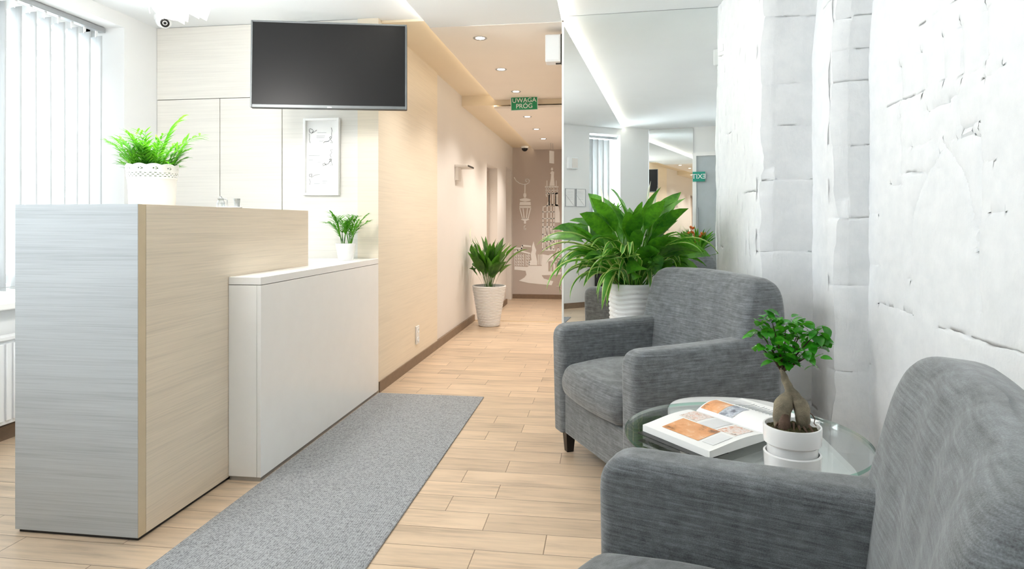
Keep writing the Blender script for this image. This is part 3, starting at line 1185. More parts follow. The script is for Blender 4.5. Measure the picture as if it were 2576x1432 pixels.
# ------------------------------------------------------------------ framed document
t = thing('framed_document', 'narrow white framed document sheet hanging under the television', 'picture frame')
x0, z1 = atY(762, 298, Y_B - 0.03)
x1, z0 = atY(852, 491, Y_B - 0.03)
t.location = ((x0 + x1) / 2, Y_B - 0.001, (z0 + z1) / 2)
t.rotation_euler = (0, math.radians(0.35), 0)
fw, fh = (x1 - x0) / 2, (z1 - z0) / 2
fm = MB()
e = 0.016
fm.box((-fw, -0.032, -fh), (-fw + e, -0.001, fh))
fm.box((fw - e, -0.032, -fh), (fw, -0.001, fh))
fm.box((-fw + e, -0.032, fh - e), (fw - e, -0.001, fh))
fm.box((-fw + e, -0.032, -fh), (fw - e, -0.001, -fh + e))
fm.build('frame', M['white_gloss'], t, bevel=0.002)
sheet = bx('sheet', (-fw + e, -0.010, -fh + e), (fw - e, -0.004, fh - e), M['paper'], t)
wr = MB()
wp = MB()


def fpx(px, py):     # photo position on the frame zoom (750..870 x 280..510, scale 6.22) -> local
    u = (px - 372) / (640 - 75) * 2 * fw
    v = -(py - 718) / (1320 - 115) * 2 * fh
    return (u, -0.0115, v)


def scrib(mb, pts, r=0.0011):
    mb.tube([fpx(*p) for p in pts], r, 4)


scrib(wr, [(165, 285), (180, 275), (215, 285), (235, 310), (205, 345), (175, 330), (165, 290)], 0.0014)
scrib(wr, [(205, 345), (250, 325), (290, 295)], 0.0014)
scrib(wr, [(165, 350), (175, 400), (170, 450), (185, 500)], 0.001)
scrib(wr, [(395, 500), (415, 480), (450, 478), (480, 470)], 0.0018)
scrib(wr, [(490, 420), (505, 400), (525, 410), (515, 435), (490, 425)], 0.0014)
scrib(wr, [(480, 470), (500, 440), (530, 480), (540, 500), (505, 495)], 0.0012)
scrib(wr, [(525, 400), (520, 350), (530, 310), (515, 260)], 0.0010)
scrib(wr, [(485, 760), (525, 755), (520, 785), (490, 790)], 0.0016)
scrib(wr, [(505, 740), (505, 780), (470, 830), (430, 835), (390, 860), (385, 830), (415, 815), (440, 850)], 0.0013)
scrib(wr, [(520, 790), (540, 850), (500, 850)], 0.0011)
scrib(wr, [(520, 730), (500, 690), (530, 650), (505, 610), (540, 608)], 0.0010)
scrib(wr, [(175, 990), (215, 985), (210, 1025), (180, 1030), (175, 995)], 0.0013)
scrib(wr, [(200, 1045), (245, 1015), (270, 1000), (340, 997)], 0.0010)
scrib(wr, [(175, 1060), (190, 1110), (180, 1155)], 0.0009)
for a, b, yy in ((300, 440, 340), (285, 420, 390), (285, 410, 415), (330, 400, 470), (165, 340, 695), (165, 230, 765), (300, 360, 800), (380, 460, 1095), (380, 440, 1125), (250, 340, 1140)):
    scrib(wp, [(a, yy), ((a + b) / 2, yy + 1), (b, yy)], 0.0010)
join_into(sheet, wr.build('handwriting', M['ink'], t))
join_into(sheet, wp.build('printed_text', M['ink_pale'], t))


# ------------------------------------------------------------------ plants
LIM = {}


def leaf(mb, base, az, length, e0, droop, width, pet=0.35, roll=0.0, fold=0.25, n=12, curve=0.0, petw=0.0022, tip=1.0):
    p = Vector(base)
    st = length / n
    pts, wid = [], []
    el, a = e0, az
    for i in range(n + 1):
        tt = i / n
        pts.append(p.copy())
        if tt < pet:
            wid.append(petw)
        else:
            q = (tt - pet) / (1 - pet)
            wid.append(max(0.0006, width * 0.5 * (math.sin(math.pi * min(1, q ** 0.75)) ** 0.85 if 0 < q < 1 else 0)))
        p = p + Vector((math.cos(el) * math.cos(a), math.cos(el) * math.sin(a), math.sin(el))) * st
        el -= droop * (0.4 + 1.2 * tt) / n
        a += curve / n
        if 'f' in LIM:
            LIM['f'](p)
        if 'y1' in LIM and p.y > LIM['y1'] - width / 2:
            p.y = LIM['y1'] - width / 2
        if 'x0' in LIM and p.x < LIM['x0'] + width / 2:
            p.x = LIM['x0'] + width / 2
    vs, fs = [], []
    o = len(mb.v)
    for i, q in enumerate(pts):
        d = (pts[min(i + 1, n)] - pts[max(i - 1, 0)]).normalized()
        side = d.cross(Vector((0, 0, 1)))
        if side.length < 0.05:
            side = Vector((-math.sin(az), math.cos(az), 0))
        side.normalize()
        up = side.cross(d)
        side = side * math.cos(roll) + up * math.sin(roll)
        up = side.cross(d)
        vs += [q - side * wid[i] + up * wid[i] * fold, q, q + side * wid[i] + up * wid[i] * fold]
    for i in range(n):
        b = i * 3
        fs += [(b, b + 1, b + 4, b + 3), (b + 1, b + 2, b + 5, b + 4)]
    mb.add(vs, fs)
    for i in range(n + 1):
        for k_ in range(3):
            mb.uv[o + i * 3 + k_] = (k_ / 2, i / n)


def ridged_pot(t, r0, r1, h, wall=0.012, waves=22, amp=0.0035, mat=None, seg=72):
    prof = [(0.0, 0.0), (r0 - 0.01, 0.0), (r0, 0.006)]
    N = 90
    for i in range(1, N):
        z = 0.006 + (h - 0.012) * i / N
        prof.append((r0 + (r1 - r0) * (z / h), z))
    prof += [(r1, h - 0.003), (r1 - 0.003, h), (r1 - wall, h), (r1 - wall - 0.004, h - 0.05)]

    def rip(a, z):
        if z < 0.008 or z > h - 0.008:
            return 0
        ph = 2 * math.pi * waves * z / h + 1.3 * math.sin(2 * a + z * 9) + 0.8 * math.sin(5 * a)
        return amp * math.sin(ph)
    MB().lathe(prof, seg, ripple=rip).build('pot', mat or M['white_satin'], t, smooth=60)
    MB().lathe([(0, h - 0.028), (r1 * 0.5, h - 0.022), (r1 - wall - 0.001, h - 0.03)], 32, ripple=lambda a, z: 0).build('soil', M['soil'], t, smooth=60)


# big peace lily by the mirror
LIM['y1'] = 0.36


def clear_of_chair(p):
    lx = (p.x + 0.399) * 0.460 - (p.y + 0.493) * 0.888
    if p.z < 0.93 and lx > -0.04:
        p.x -= 0.460 * (lx + 0.04)
        p.y += 0.888 * (lx + 0.04)


LIM['f'] = clear_of_chair
t = thing('potted_peace_lily', 'large peace lily with striped drooping leaves in a tall ribbed white planter', 'potted plant', (0.155, 3.63, 0))
PH = 0.765
ridged_pot(t, 0.100, 0.134, PH, waves=30, amp=0.0035)
rg = random.Random(11)
fo = MB()
for i in range(60):
    az = rg.uniform(0, 2 * math.pi)
    ring = rg.random()
    e0 = math.radians(rg.uniform(76, 89) - ring * 26)
    L = rg.uniform(0.46, 0.66) - 0.06 * ring
    if math.cos(az) > 0.35 and ring > 0.3:
        L *= 0.78
    leaf(fo, (0.06 * math.cos(az) * ring, 0.06 * math.sin(az) * ring, PH - 0.03), az + rg.uniform(-0.3, 0.3), L, e0, math.radians(rg.uniform(5, 75) + ring * 80), rg.uniform(0.07, 0.115),
         pet=rg.uniform(0.48, 0.62), roll=rg.uniform(-1.0, 1.0), curve=rg.uniform(-0.6, 0.6), n=14)
for i in range(44):
    az = rg.uniform(0, 2 * math.pi)
    leaf(fo, (0.05 * math.cos(az), 0.05 * math.sin(az), PH - 0.03), az, rg.uniform(0.24, 0.42), math.radians(rg.uniform(50, 85)), math.radians(rg.uniform(40, 130)), rg.uniform(0.06, 0.09),
         pet=0.4, roll=rg.uniform(-1.0, 1.0))
fo.build('foliage', M['leaf_lily'], t, smooth=70, recalc=False)
sp = MB()
for i in range(22):
    az = math.radians(rg.choice((rg.uniform(172, 235), rg.uniform(180, 262), rg.uniform(240, 300), rg.uniform(300, 350))))
    L = rg.uniform(0.40, 0.66)
    leaf(sp, (0.09 * math.cos(az), 0.09 * math.sin(az), PH - 0.02), az + rg.uniform(-0.15, 0.15), L, math.radians(rg.uniform(42, 80)), math.radians(rg.uniform(125, 175)), rg.uniform(0.030, 0.046),
         pet=0.02, fold=0.45, petw=0.008, n=18, roll=rg.uniform(-0.3, 0.3))
for (px, py, yy, hz, wd) in ((1398, 700, 3.50, 0.26, 0.034), (1420, 675, 3.44, 0.24, 0.03), (1452, 690, 3.46, 0.22, 0.03), (1478, 706, 3.47, 0.16, 0.036), (1468, 722, 3.42, 0.14, 0.036),
                             (1514, 780, 3.42, 0.17, 0.044), (1526, 772, 3.46, 0.20, 0.040), (1500, 742, 3.44, 0.12, 0.03), (1570, 718, 3.47, 0.22, 0.036), (1486, 668, 3.52, 0.24, 0.03),
                             (1638, 745, 3.50, 0.26, 0.036), (1650, 690, 3.48, 0.24, 0.034), (1712, 668, 3.56, 0.24, 0.034), (1605, 700, 3.46, 0.22, 0.032)):
    ex_, ez_ = atY(px, py, yy)
    p0 = Vector((0.03 * (-1 if px < 1590 else 1), -0.04, PH - 0.02))
    p2 = Vector((ex_ - 0.155, yy - 3.63, ez_))
    p1 = Vector((p2.x * 0.80, p2.y * 0.9, PH + hz * 1.25))
    n_ = 18
    P_ = [(1 - u) ** 2 * p0 + 2 * u * (1 - u) * p1 + u * u * p2 for u in [k_ / n_ for k_ in range(n_ + 1)]]
    o_ = len(sp.v)
    vs, fs = [], []
    for k_, q in enumerate(P_):
        d = (P_[min(k_ + 1, n_)] - P_[max(k_ - 1, 0)]).normalized()
        sd_ = d.cross(Vector((0.25, 1, 0.1)))
        if sd_.length < 0.1:
            sd_ = Vector((1, 0, 0))
        sd_.normalize()
        up_ = sd_.cross(d)
        u = k_ / n_
        hw_ = wd / 2 * min(1, 0.35 + u * 2.2) * (1 - max(0, (u - 0.62) / 0.38) ** 1.6) + 0.0006
        vs += [q - sd_ * hw_ + up_ * hw_ * 0.35, q, q + sd_ * hw_ + up_ * hw_ * 0.35]
    for k_ in range(n_):
        b_ = k_ * 3
        fs += [(b_, b_ + 1, b_ + 4, b_ + 3), (b_ + 1, b_ + 2, b_ + 5, b_ + 4)]
    sp.add(vs, fs)
    for k_ in range(n_ + 1):
        for m_ in range(3):
            sp.uv[o_ + k_ * 3 + m_] = (m_ / 2, k_ / n_)
sp.build('striped_foliage', M['leaf_spider'], t, smooth=70, recalc=False)
for px, py, rl in ((1512, 470, -0.25), (1632, 462, 0.1), (1650, 478, 0.05), (1478, 555, -0.3), (1520, 500, -0.2)):
    X_, z_ = atY(px, py, 3.63)
    f_ = MB()
    tip = Vector((X_ - 0.155, 0.0, z_))
    f_.tube([(0, 0, PH - 0.03), (tip.x * 0.5, 0.01, PH + (z_ - PH) * 0.5), (tip.x * 0.95, 0, z_ - 0.10)], 0.0022, 5)
    leaf(f_, (tip.x * 0.95, 0, z_ - 0.105), math.pi if rl < 0 else 0, 0.12, math.radians(82), math.radians(-2), 0.030, pet=0.0, fold=0.6, n=8)
    f_.build('flower', M['spathe'], t, smooth=70, recalc=False)

# corridor peace lily
LIM.clear()
LIM['x0'] = -0.215
t = thing('potted_peace_lily', 'dark peace lily in a round ribbed white pot on the corridor floor', 'potted plant', (-1.215, 6.76, 0))
ridged_pot(t, 0.110, 0.180, 0.43, waves=26, amp=0.004)
rg = random.Random(4)
fo = MB()
for i in range(46):
    az = rg.uniform(0, 2 * math.pi)
    ring = rg.random()
    leaf(fo, (0.06 * math.cos(az) * ring, 0.06 * math.sin(az) * ring, 0.40), az + rg.uniform(-0.3, 0.3), rg.uniform(0.34, 0.60), math.radians(rg.uniform(78, 90) - ring * 14),
         math.radians(12 + ring * 62), rg.uniform(0.07, 0.10), pet=rg.uniform(0.3, 0.5), roll=rg.uniform(-0.6, 0.6), curve=rg.uniform(-0.4, 0.4))
fo.build('foliage', M['leaf_dark'], t, smooth=70, recalc=False)
for px, py, rl in ((1184, 572, 1), (1203, 600, 1), (1224, 625, 1), (1274, 612, -1)):
    X_, z_ = atY(px, py, 6.76)
    dx = X_ + 1.215
    f_ = MB()
    f_.tube([(0, 0, 0.4), (dx * 0.5, -0.02, 0.4 + (z_ - 0.4) * 0.5), (dx * 0.97, -0.03, z_ - 0.13)], 0.004, 5)
    leaf(f_, (dx * 0.97, -0.03, z_ - 0.13), math.pi if dx < 0 else 0, 0.15, math.radians(72), math.radians(-4), 0.05, pet=0.0, fold=0.6, n=8)
    f_.build('flower', M['spathe'], t, smooth=70, recalc=False)


LIM.clear()


def palm(mb, base, az, length, e0, droop, pairs, ll, lw, rg, start=0.3):
    p = Vector(base)
    n = 16
    el = e0
    pts = []
    for i in range(n + 1):
        pts.append((p.copy(), el))
        p = p + Vector((math.cos(el) * math.cos(az), math.cos(el) * math.sin(az), math.sin(el))) * (length / n)
        el -= droop * (0.3 + 1.4 * i / n) / n
    mb.tube([q[0] for q in pts], [0.0022 - 0.0016 * i / n for i in range(n + 1)], 5)
    for k_ in range(pairs):
        tt = start + (1 - start) * (k_ + 0.5) / pairs
        f_ = tt * n
        i = min(n - 1, int(f_))
        q = pts[i][0].lerp(pts[i + 1][0], f_ - i)
        sc = 0.55 + 0.6 * math.sin(math.pi * min(1, (tt - start) / (1 - start) * 0.85 + 0.1))
        for s in (-1, 1):
            leaf(mb, q, az + s * math.radians(rg.uniform(38, 58)), ll * sc * rg.uniform(0.85, 1.1), pts[i][1] * 0.5 + rg.uniform(-0.15, 0.3), math.radians(rg.uniform(15, 45)),
                 lw, pet=0.0, fold=0.3, n=5, petw=0.001)


# palm in lace-rim planter on the desk
t = thing('potted_palm', 'bushy green palm in a white lace-rimmed planter on the tall desk', 'potted plant', (-1.845, 2.42, ZD))
pt = MB()
pt.lathe([(0.0, 0.0), (0.082, 0.0), (0.085, 0.004), (0.090, 0.118), (0.082, 0.118), (0.076, 0.02)], 56)
pt.build('pot', M['white_satin'], t, smooth=50)
# openwork rim: columns with holes
rm = MB()
NS, NR = 132, 26
rim_h0, rim_h1 = 0.112, 0.168
holes = set()
for i in range(NS):
    for j in range(NR):
        a = i / NS
        row = j
        hole = False
        if 2 <= j <= 12 and (j % 3 == 1) and ((i + (j // 3) * 2) % 4 < 2):
            hole = True
        cxp = ((a * 11) % 1) - 0.5
        cyp = (j - 17.5) / 9
        rr_ = math.hypot(cxp * 1.5, cyp)
        if 0.12 < rr_ < 0.30 and (int(math.degrees(math.atan2(cyp, cxp)) / 30) % 2 == 0):
            hole = True
        if hole:
            holes.add((i, j))
vs, fs = [], []
for i in range(NS):
    a = 2 * math.pi * i / NS
    scal = 0.006 * abs(math.sin(a * 5.5))
    for j in range(NR + 1):
        z = rim_h0 + (rim_h1 - rim_h0 + scal) * j / NR
        r = 0.0925 + 0.006 * (j / NR)
        vs.append((r * math.cos(a), r * math.sin(a), z))
for i in range(NS):
    for j in range(NR):
        if (i, j) in holes:
            continue
        i2 = (i + 1) % NS
        fs.append((i * (NR + 1) + j, i2 * (NR + 1) + j, i2 * (NR + 1) + j + 1, i * (NR + 1) + j + 1))
rm.add(vs, fs)
ro = rm.build('lace_rim', M['white_satin'], t, smooth=60)
ro.modifiers.new('thick', 'SOLIDIFY').thickness = 0.0022
MB().lathe([(0, 0.112), (0.081, 0.110)], 24).build('soil', M['soil'], t)
rg = random.Random(8)
fo = MB()
for i in range(64):
    az = rg.uniform(0, 2 * math.pi)
    ring = rg.random() ** 0.7
    palm(fo, (0.06 * math.cos(az) * ring, 0.06 * math.sin(az) * ring, 0.108), az + rg.uniform(-0.4, 0.4), rg.uniform(0.12, 0.25) - 0.05 * ring, math.radians(89 - ring * 18), math.radians(rg.uniform(10, 75)), 8, 0.045, 0.008, rg)
palm(fo, (0.03, 0, 0.11), 0.05, 0.27, math.radians(66), math.radians(64), 9, 0.06, 0.009, rg, 0.45)
palm(fo, (0.02, 0.0, 0.11), 0.6, 0.30, math.radians(86), math.radians(48), 10, 0.07, 0.011, rg, 0.3)
palm(fo, (-0.03, 0, 0.11), 3.1, 0.24, math.radians(70), math.radians(60), 9, 0.055, 0.008, rg, 0.4)
fo.build('foliage', M['leaf_palm'], t, smooth=70, recalc=False)

# small palm on the counter
t = thing('potted_palm', 'small parlour palm in a plain white pot on the low counter', 'potted plant', (-1.575, 3.78, ZC))
MB().lathe([(0, 0), (0.042, 0), (0.045, 0.004), (0.062, 0.102), (0.061, 0.105), (0.056, 0.105), (0.054, 0.09)], 48).build('pot', M['white_ceramic'], t, smooth=50)
MB().lathe([(0, 0.094), (0.055, 0.092)], 24).build('soil', M['soil'], t)
rg = random.Random(21)
fo = MB()
for cx, nn_ in ((-0.018, 9), (0.026, 9)):
    for i in range(nn_):
        az = rg.uniform(0, 2 * math.pi)
        palm(fo, (cx + 0.008 * math.cos(az), 0.01 * math.sin(az), 0.09), az, rg.uniform(0.13, 0.24), math.radians(rg.uniform(76, 89)), math.radians(rg.uniform(30, 75)), 8, 0.05, 0.010, rg, 0.35)
palm(fo, (-0.015, 0, 0.09), math.pi * 0.98, 0.21, math.radians(74), math.radians(80), 9, 0.045, 0.009, rg, 0.5)
palm(fo, (0.02, 0, 0.09), 0.05, 0.21, math.radians(68), math.radians(60), 9, 0.05, 0.009, rg, 0.5)
fo.build('foliage', M['leaf_palm'], t, smooth=70, recalc=False)

# tray with crystal jug and tumbler on the desk
t = thing('serving_tray', 'small white oval tray on the tall desk top', 'tray', (-1.66, 2.67, ZD))
MB().lathe([(0, 0), (0.050, 0), (0.056, 0.004), (0.055, 0.005), (0.048, 0.002), (0, 0.002)], 40, ell=1.0).build('tray', M['white_ceramic'], t, smooth=40)
jg = thing('crystal_jug', 'small cut-glass jug with a silver handle on the tray', 'jug', (-1.700, 2.67, ZD + 0.0025))
jm = MB().lathe([(0, 0), (0.015, 0), (0.017, 0.002), (0.018, 0.022), (0.012, 0.034), (0.014, 0.041), (0.012, 0.041), (0.010, 0.034), (0.015, 0.02), (0, 0.004)], 14)
jm.build('body', M['crystal'], jg, smooth=20)
MB().lathe([(0, 0.040), (0.012, 0.041), (0.004, 0.047), (0.0045, 0.051), (0, 0.053)], 14).build('lid', M['metal'], jg, smooth=40)
MB().tube([(0.012, 0, 0.039), (0.026, 0, 0.039), (0.031, 0, 0.034), (0.031, 0, 0.010), (0.030, 0, 0.002), (0.016, 0, 0.002)], 0.0022, 6).build('handle', M['metal'], jg, smooth=50)
tg = thing('tumbler', 'small cut-glass tumbler standing on the tray beside the jug', 'glass', (-1.622, 2.67, ZD + 0.0025))
MB().lathe([(0, 0), (0.010, 0), (0.011, 0.002), (0.014, 0.040), (0.013, 0.040), (0.009, 0.004), (0, 0.004)], 12).build('glass', M['crystal'], tg, smooth=20)

# ------------------------------------------------------------------ pendant lamp and ceiling camera
t = thing('ceiling_lamp', 'white ceiling lamp of overlapping curved paper strips, cropped at the top', 'lamp', (-1.70, 2.36, 1.915))
rg = random.Random(2)
sh = []
for tier, (R, z0, z1, n_) in enumerate(((0.155, 0.055, 0.34, 9), (0.105, 0.03, 0.33, 7), (0.05, 0.0, 0.30, 4))):
    for i in range(n_):
        a = 2 * math.pi * i / n_ + tier * 0.4
        m_ = MB()
        vs, fs = [], []
        w2 = 0.036
        dz = rg.uniform(-0.012, 0.02)
        for iz in range(7):
            q = iz / 6
            rr_ = R * (0.86 + 0.22 * math.sin(math.pi * q))
            for ix in range(5):
                u = -1 + ix / 2
                aa = a + u * w2 / R * 1.15
                cut = 0.018 * u * (1 if tier != 2 else 0)
                vs.append((rr_ * math.cos(aa), rr_ * math.sin(aa), z0 + dz + cut * (1 - q) + (z1 - z0) * q))
        for iz in range(6):
            for ix in range(4):
                fs.append((iz * 5 + ix, iz * 5 + ix + 1, iz * 5 + 6 + ix, iz * 5 + 5 + ix))
        m_.add(vs, fs)
        o = m_.build('shade_strip', M['lamp_glow'], t, smooth=50)
        o.modifiers.new('thick', 'SOLIDIFY').thickness = 0.002
MB().lathe([(0, 0.36), (0.16, 0.36), (0.16, 0.375), (0.02, 0.38), (0.02, 0.48), (0.06, 0.485), (0.06, 0.504), (0, 0.504)], 32).build('mount', M['white_satin'], t, smooth=30)
s = light('ceiling_lamp_light', 'POINT', (0, 0, -0.06), 26, (1.0, 0.97, 0.93), shadow_soft_size=0.12)
s.parent = t


def dome_cam(loc, rz, label, dark=False):
    t = thing('dome_camera', label, 'security camera', loc, rz)
    MB().lathe([(0, 0), (0.056, 0), (0.056, -0.022), (0.050, -0.030), (0, -0.030)], 36).build('mount', M['white_satin'], t, smooth=40)
    prof = [(0.048 * math.cos(a), -0.030 - 0.048 * math.sin(a)) for a in [math.pi / 2 * i / 12 for i in range(13)]]
    MB().lathe(prof, 36).build('dome', M['black_plastic'] if dark else M['white_satin'], t, smooth=60)
    d = Vector((0, -0.86, -0.50)).normalized()
    c = Vector((0, 0, -0.030)) + d * 0.042
    sd = d.cross(Vector((0, 0, 1))).normalized()
    up = sd.cross(d)
    vs, fs = [], []
    m_ = MB()
    prof = [(0.026, -0.006), (0.026, 0.008), (0.021, 0.009), (0.020, 0.004), (0.010, 0.003), (0.008, 0.007), (0, 0.009)]
    m = len(prof)
    for i in range(28):
        a = 2 * math.pi * i / 28
        for r, h in prof:
            vs.append(c + (sd * math.cos(a) + up * math.sin(a)) * r + d * h)
    for i in range(28):
        j = (i + 1) % 28
        for k_ in range(m - 1):
            fs.append((i * m + k_, j * m + k_, j * m + k_ + 1, i * m + k_ + 1))
    m_.add(vs, fs)
    m_.build('lens', M['black_plastic'], t, smooth=40)
    return t


r_ = ray(412)
dome_cam((4.12 * r_[0], 4.12 * r_[1], Z_TOP), math.radians(12 + 34), 'white dome security camera on the ceiling below the paper lamp')
dome_cam((-1.20, 9.75, 2.262), math.radians(5), 'small dark-eyed dome camera at the far end of the corridor ceiling', True)

# ------------------------------------------------------------------ signs, speaker, sensor, sockets
t = thing('warning_sign', 'green hanging sign reading UWAGA PRÓG above the corridor', 'sign')
x0, z1 = atY(1285, 243, 6.40)
x1, z0 = atY(1353, 277, 6.40)
t.location = ((x0 + x1) / 2, 6.40, (z0 + z1) / 2)
t.rotation_euler = (0, math.radians(-1), 0)
sw, sh_ = (x1 - x0) / 2, (z1 - z0) / 2
bx('board', (-sw, -0.004, -sh_), (sw, 0.004, sh_), M['white_satin'], t)
bx('face', (-sw + 0.006, -0.0055, -sh_ + 0.006), (sw - 0.006, -0.004, sh_ - 0.006), M['sign_green'], t)
rot = Matrix.Rotation(math.radians(90), 4, 'X')
for s_, zz in (('UWAGA', 0.028), ('PRÓG', -0.030)):
    text_obj('lettering', s_, 0.064, M['decal'], t, Matrix.Translation((0, -0.0062, zz)) @ rot, 0.0006, 0.0)
for sx in (-0.1, 0.1):
    MB().tube([(sx, 0, sh_), (sx, 0, Z_MID - 0.004 - t.location.z)], 0.0015, 5).build('hanging_wire', M['metal'], t)

t = thing('hanging_sign', 'narrow white sign hanging from the far corridor ceiling', 'sign')
x0, z1 = atY(1384, 380, 9.4)
x1, z0 = atY(1392, 411, 9.4)
t.location = ((x0 + x1) / 2, 9.4, (z0 + z1) / 2)
t.rotation_euler = (0, 0, math.radians(62))
bx('board', (-0.06, -0.003, z0 - t.location.z), (0.06, 0.003, z1 - t.location.z), M['paper'], t)
MB().tube([(-0.03, 0, z1 - t.location.z), (-0.03, 0, 2.262 - t.location.z)], 0.003, 5).build('hanging_wire', M['metal'], t)
MB().tube([(0.03, 0, z1 - t.location.z), (0.03, 0, 2.262 - t.location.z)], 0.003, 5).build('hanging_wire', M['metal'], t)

t = thing('exit_sign', 'green EXIT sign on the glass entrance, mirrored by the wall mirror', 'sign')
c = SB + RD * (mirL + 0.075) + RN * 0.05
t.location = (c.x, c.y, 1.715)
t.rotation_euler = (0, 0, math.atan2(RD.y, RD.x))
bx('board', (-0.08, -0.012, -0.065), (0.08, 0.0, 0.065), M['sign_teal'], t)
text_obj('lettering', 'EXIT', 0.088, M['paper'], t, Matrix.Translation((0.0, 0.0012, 0)) @ Matrix.Rotation(math.pi, 4, 'Z') @ rot, 0.0006, 0.0008)

t = thing('wall_speaker', 'white box loudspeaker high at the mirror edge over the corridor', 'speaker', (-0.262, 4.19, 2.225))
bx('cabinet', (-0.115, -0.05, -0.088), (-0.016, 0.05, 0.088), M['white_satin'], t, bevel=0.006)
bx('grille', (-0.105, -0.054, -0.078), (-0.026, -0.0505, 0.078), M['ceil_white'], t)
br = MB()
br.box((-0.015, -0.03, -0.094), (-0.0005, 0.03, 0.094))
br.box((-0.05, -0.008, 0.0885), (-0.015, 0.008, 0.094))
br.box((-0.05, -0.008, -0.094), (-0.015, 0.008, -0.0885))
br.build('bracket', M['dark_gap'], t)

t = thing('motion_sensor', 'white motion sensor high on the stone wall beside the mirror', 'sensor')
t.location = (0.702, 3.865, 2.115)
t.rotation_euler = (0, 0, math.radians(-60))
bx('housing', (-0.032, -0.040, -0.05), (0.032, -0.004, 0.05), M['white_satin'], t, bevel=0.006)
bx('lens', (-0.02, -0.044, -0.03), (0.02, -0.0405, 0.012), M['ceil_white'], t, bevel=0.002)
MB().box((-0.006, -0.03, -0.075), (0.006, 0.03, -0.0505)).build('bracket', M['white_satin'], t)

t = thing('wall_socket', 'white double power socket low on the wood-panelled corridor wall', 'socket')
ya, za = atX(1044, 828, X_C)
yb, zb = atX(1053, 857, X_C)
t.location = (X_C, (ya + yb) / 2, (za + zb) / 2)
hw, hh = (yb - ya) / 2, 0.07
bx('plate', (0.0005, -0.041, -hh), (0.010, 0.041, hh), M['white_satin'], t, bevel=0.003)
for zz in (-0.035, 0.035):
    m_ = MB()
    vs = []
    m_.lathe([(0, 0), (0.019, 0), (0.019, 0.004), (0.015, 0.004), (0.015, 0.001), (0, 0.001)], 20)
    for i, v in enumerate(m_.v):
        m_.v[i] = Vector((v.z + 0.010, v.x, v.y + zz))
    m_.build('outlet', M['ceil_white'], t, smooth=40)

t = thing('projecting_sign', 'small beige projecting sign box with a dark end on the corridor wall', 'wall light')
ya, za = atX(1144, 414, XP)
t.location = (XP, ya, za)
bx('back_box', (0.001, 0.0, -0.155), (0.035, 0.13, -0.020), M['wall_beige'], t, bevel=0.003)  # unlit sign box: back plate, projecting cap and dark end
bx('cap', (0.001, -0.01, -0.024), (0.13, 0.30, 0.0), M['wall_beige'], t, bevel=0.003)
bx('dark_end', (0.1302, 0.0, -0.022), (0.132, 0.29, -0.004), M['dark_gap'], t)

# ------------------------------------------------------------------ wall decal in the corridor
YM = 10.218


def mp(px, py):
    x, z = atY(px, py, YM)
    return Vector((x, YM, z))


def dpoly(mb, pts):
    vs = [mp(*p) for p in pts]
    n_ = len(vs)
    mb.add([v for v in vs] + [v + Vector((0, -0.002, 0)) for v in vs], [tuple(range(n_)), tuple(range(2 * n_ - 1, n_ - 1, -1))] + [(i, (i + 1) % n_, n_ + (i + 1) % n_, n_ + i) for i in range(n_)])


def dline(mb, pts, w_=1.5):
    for a, b in zip(pts[:-1], pts[1:]):
        a, b = Vector(a), Vector(b)
        d = (b - a)
        if d.length < 1e-6:
            continue
        n_ = Vector((-d.y, d.x)).normalized() * w_ / 2
        e_ = d.normalized() * w_ * 0.3
        dpoly(mb, [tuple(a - e_ + n_), tuple(b + e_ + n_), tuple(b + e_ - n_), tuple(a - e_ - n_)])


def q1(x, y):
    return (1290 + x / 7.162, 360 + y / 7.16)


def q2(x, y):
    return (1290 + x / 7.162, 560 + y / 7.16)


def Q(f, pts):
    return [f(*p) for p in pts]


lt = MB()
dline(lt, Q(q1, [(25, 620), (60, 680), (120, 725), (190, 745), (250, 740), (290, 715), (300, 675), (270, 645), (235, 650), (225, 685), (255, 700)]), 2.0)
dline(lt, Q(q1, [(220, 750), (218, 900)]), 2.4)
dpoly(lt, Q(q1, [(195, 910), (215, 895), (240, 910), (245, 945), (235, 985), (200, 985), (190, 940)]))
dpoly(lt, Q(q1, [(125, 1010), (220, 990), (320, 1010), (320, 1040), (220, 1055), (130, 1040)]))
dpoly(lt, Q(q1, [(130, 1060), (320, 1060), (328, 1120), (120, 1120)]))
dpoly(lt, Q(q1, [(118, 1135), (330, 1135), (322, 1172), (125, 1172)]))
for a, b in ((125, 175), (185, 205), (265, 245), (322, 275)):
    dline(lt, Q(q1, [(a, 1170), (b, 1360)]), 2.4)
dpoly(lt, Q(q1, [(145, 1380), (180, 1355), (270, 1355), (300, 1380), (240, 1400), (235, 1432), (205, 1432), (200, 1400)]))
dpoly(lt, Q(q2, [(195, 0), (245, 0), (232, 20), (205, 20)]))
dline(lt, Q(q2, [(225, 55), (205, 70), (205, 120), (225, 130), (235, 105)]), 1.8)
tag(lt.build('wall_decal', M['decal']), 'white street lantern decal on the taupe corridor end wall', 'wall decal', 'white town decals on the corridor end wall')
tw = MB()
dpoly(tw, Q(q1, [(690, 455), (705, 438), (722, 455), (728, 480), (705, 495), (685, 480)]))
dpoly(tw, Q(q1, [(705, 500), (745, 520), (740, 600), (755, 770), (660, 770), (685, 640), (690, 560), (672, 545)]))
for x_ in (617, 783):
    dline(tw, Q(q1, [(x_, 680), (x_, 775)]), 2.0)
dline(tw, Q(q1, [(590, 790), (815, 790)]), 4)
dline(tw, Q(q1, [(590, 850), (815, 850)]), 2)
dline(tw, Q(q1, [(600, 905), (810, 905)]), 4)
for x_ in (605, 640, 690, 740, 800):
    dline(tw, Q(q1, [(x_, 790), (x_, 910)]), 2)
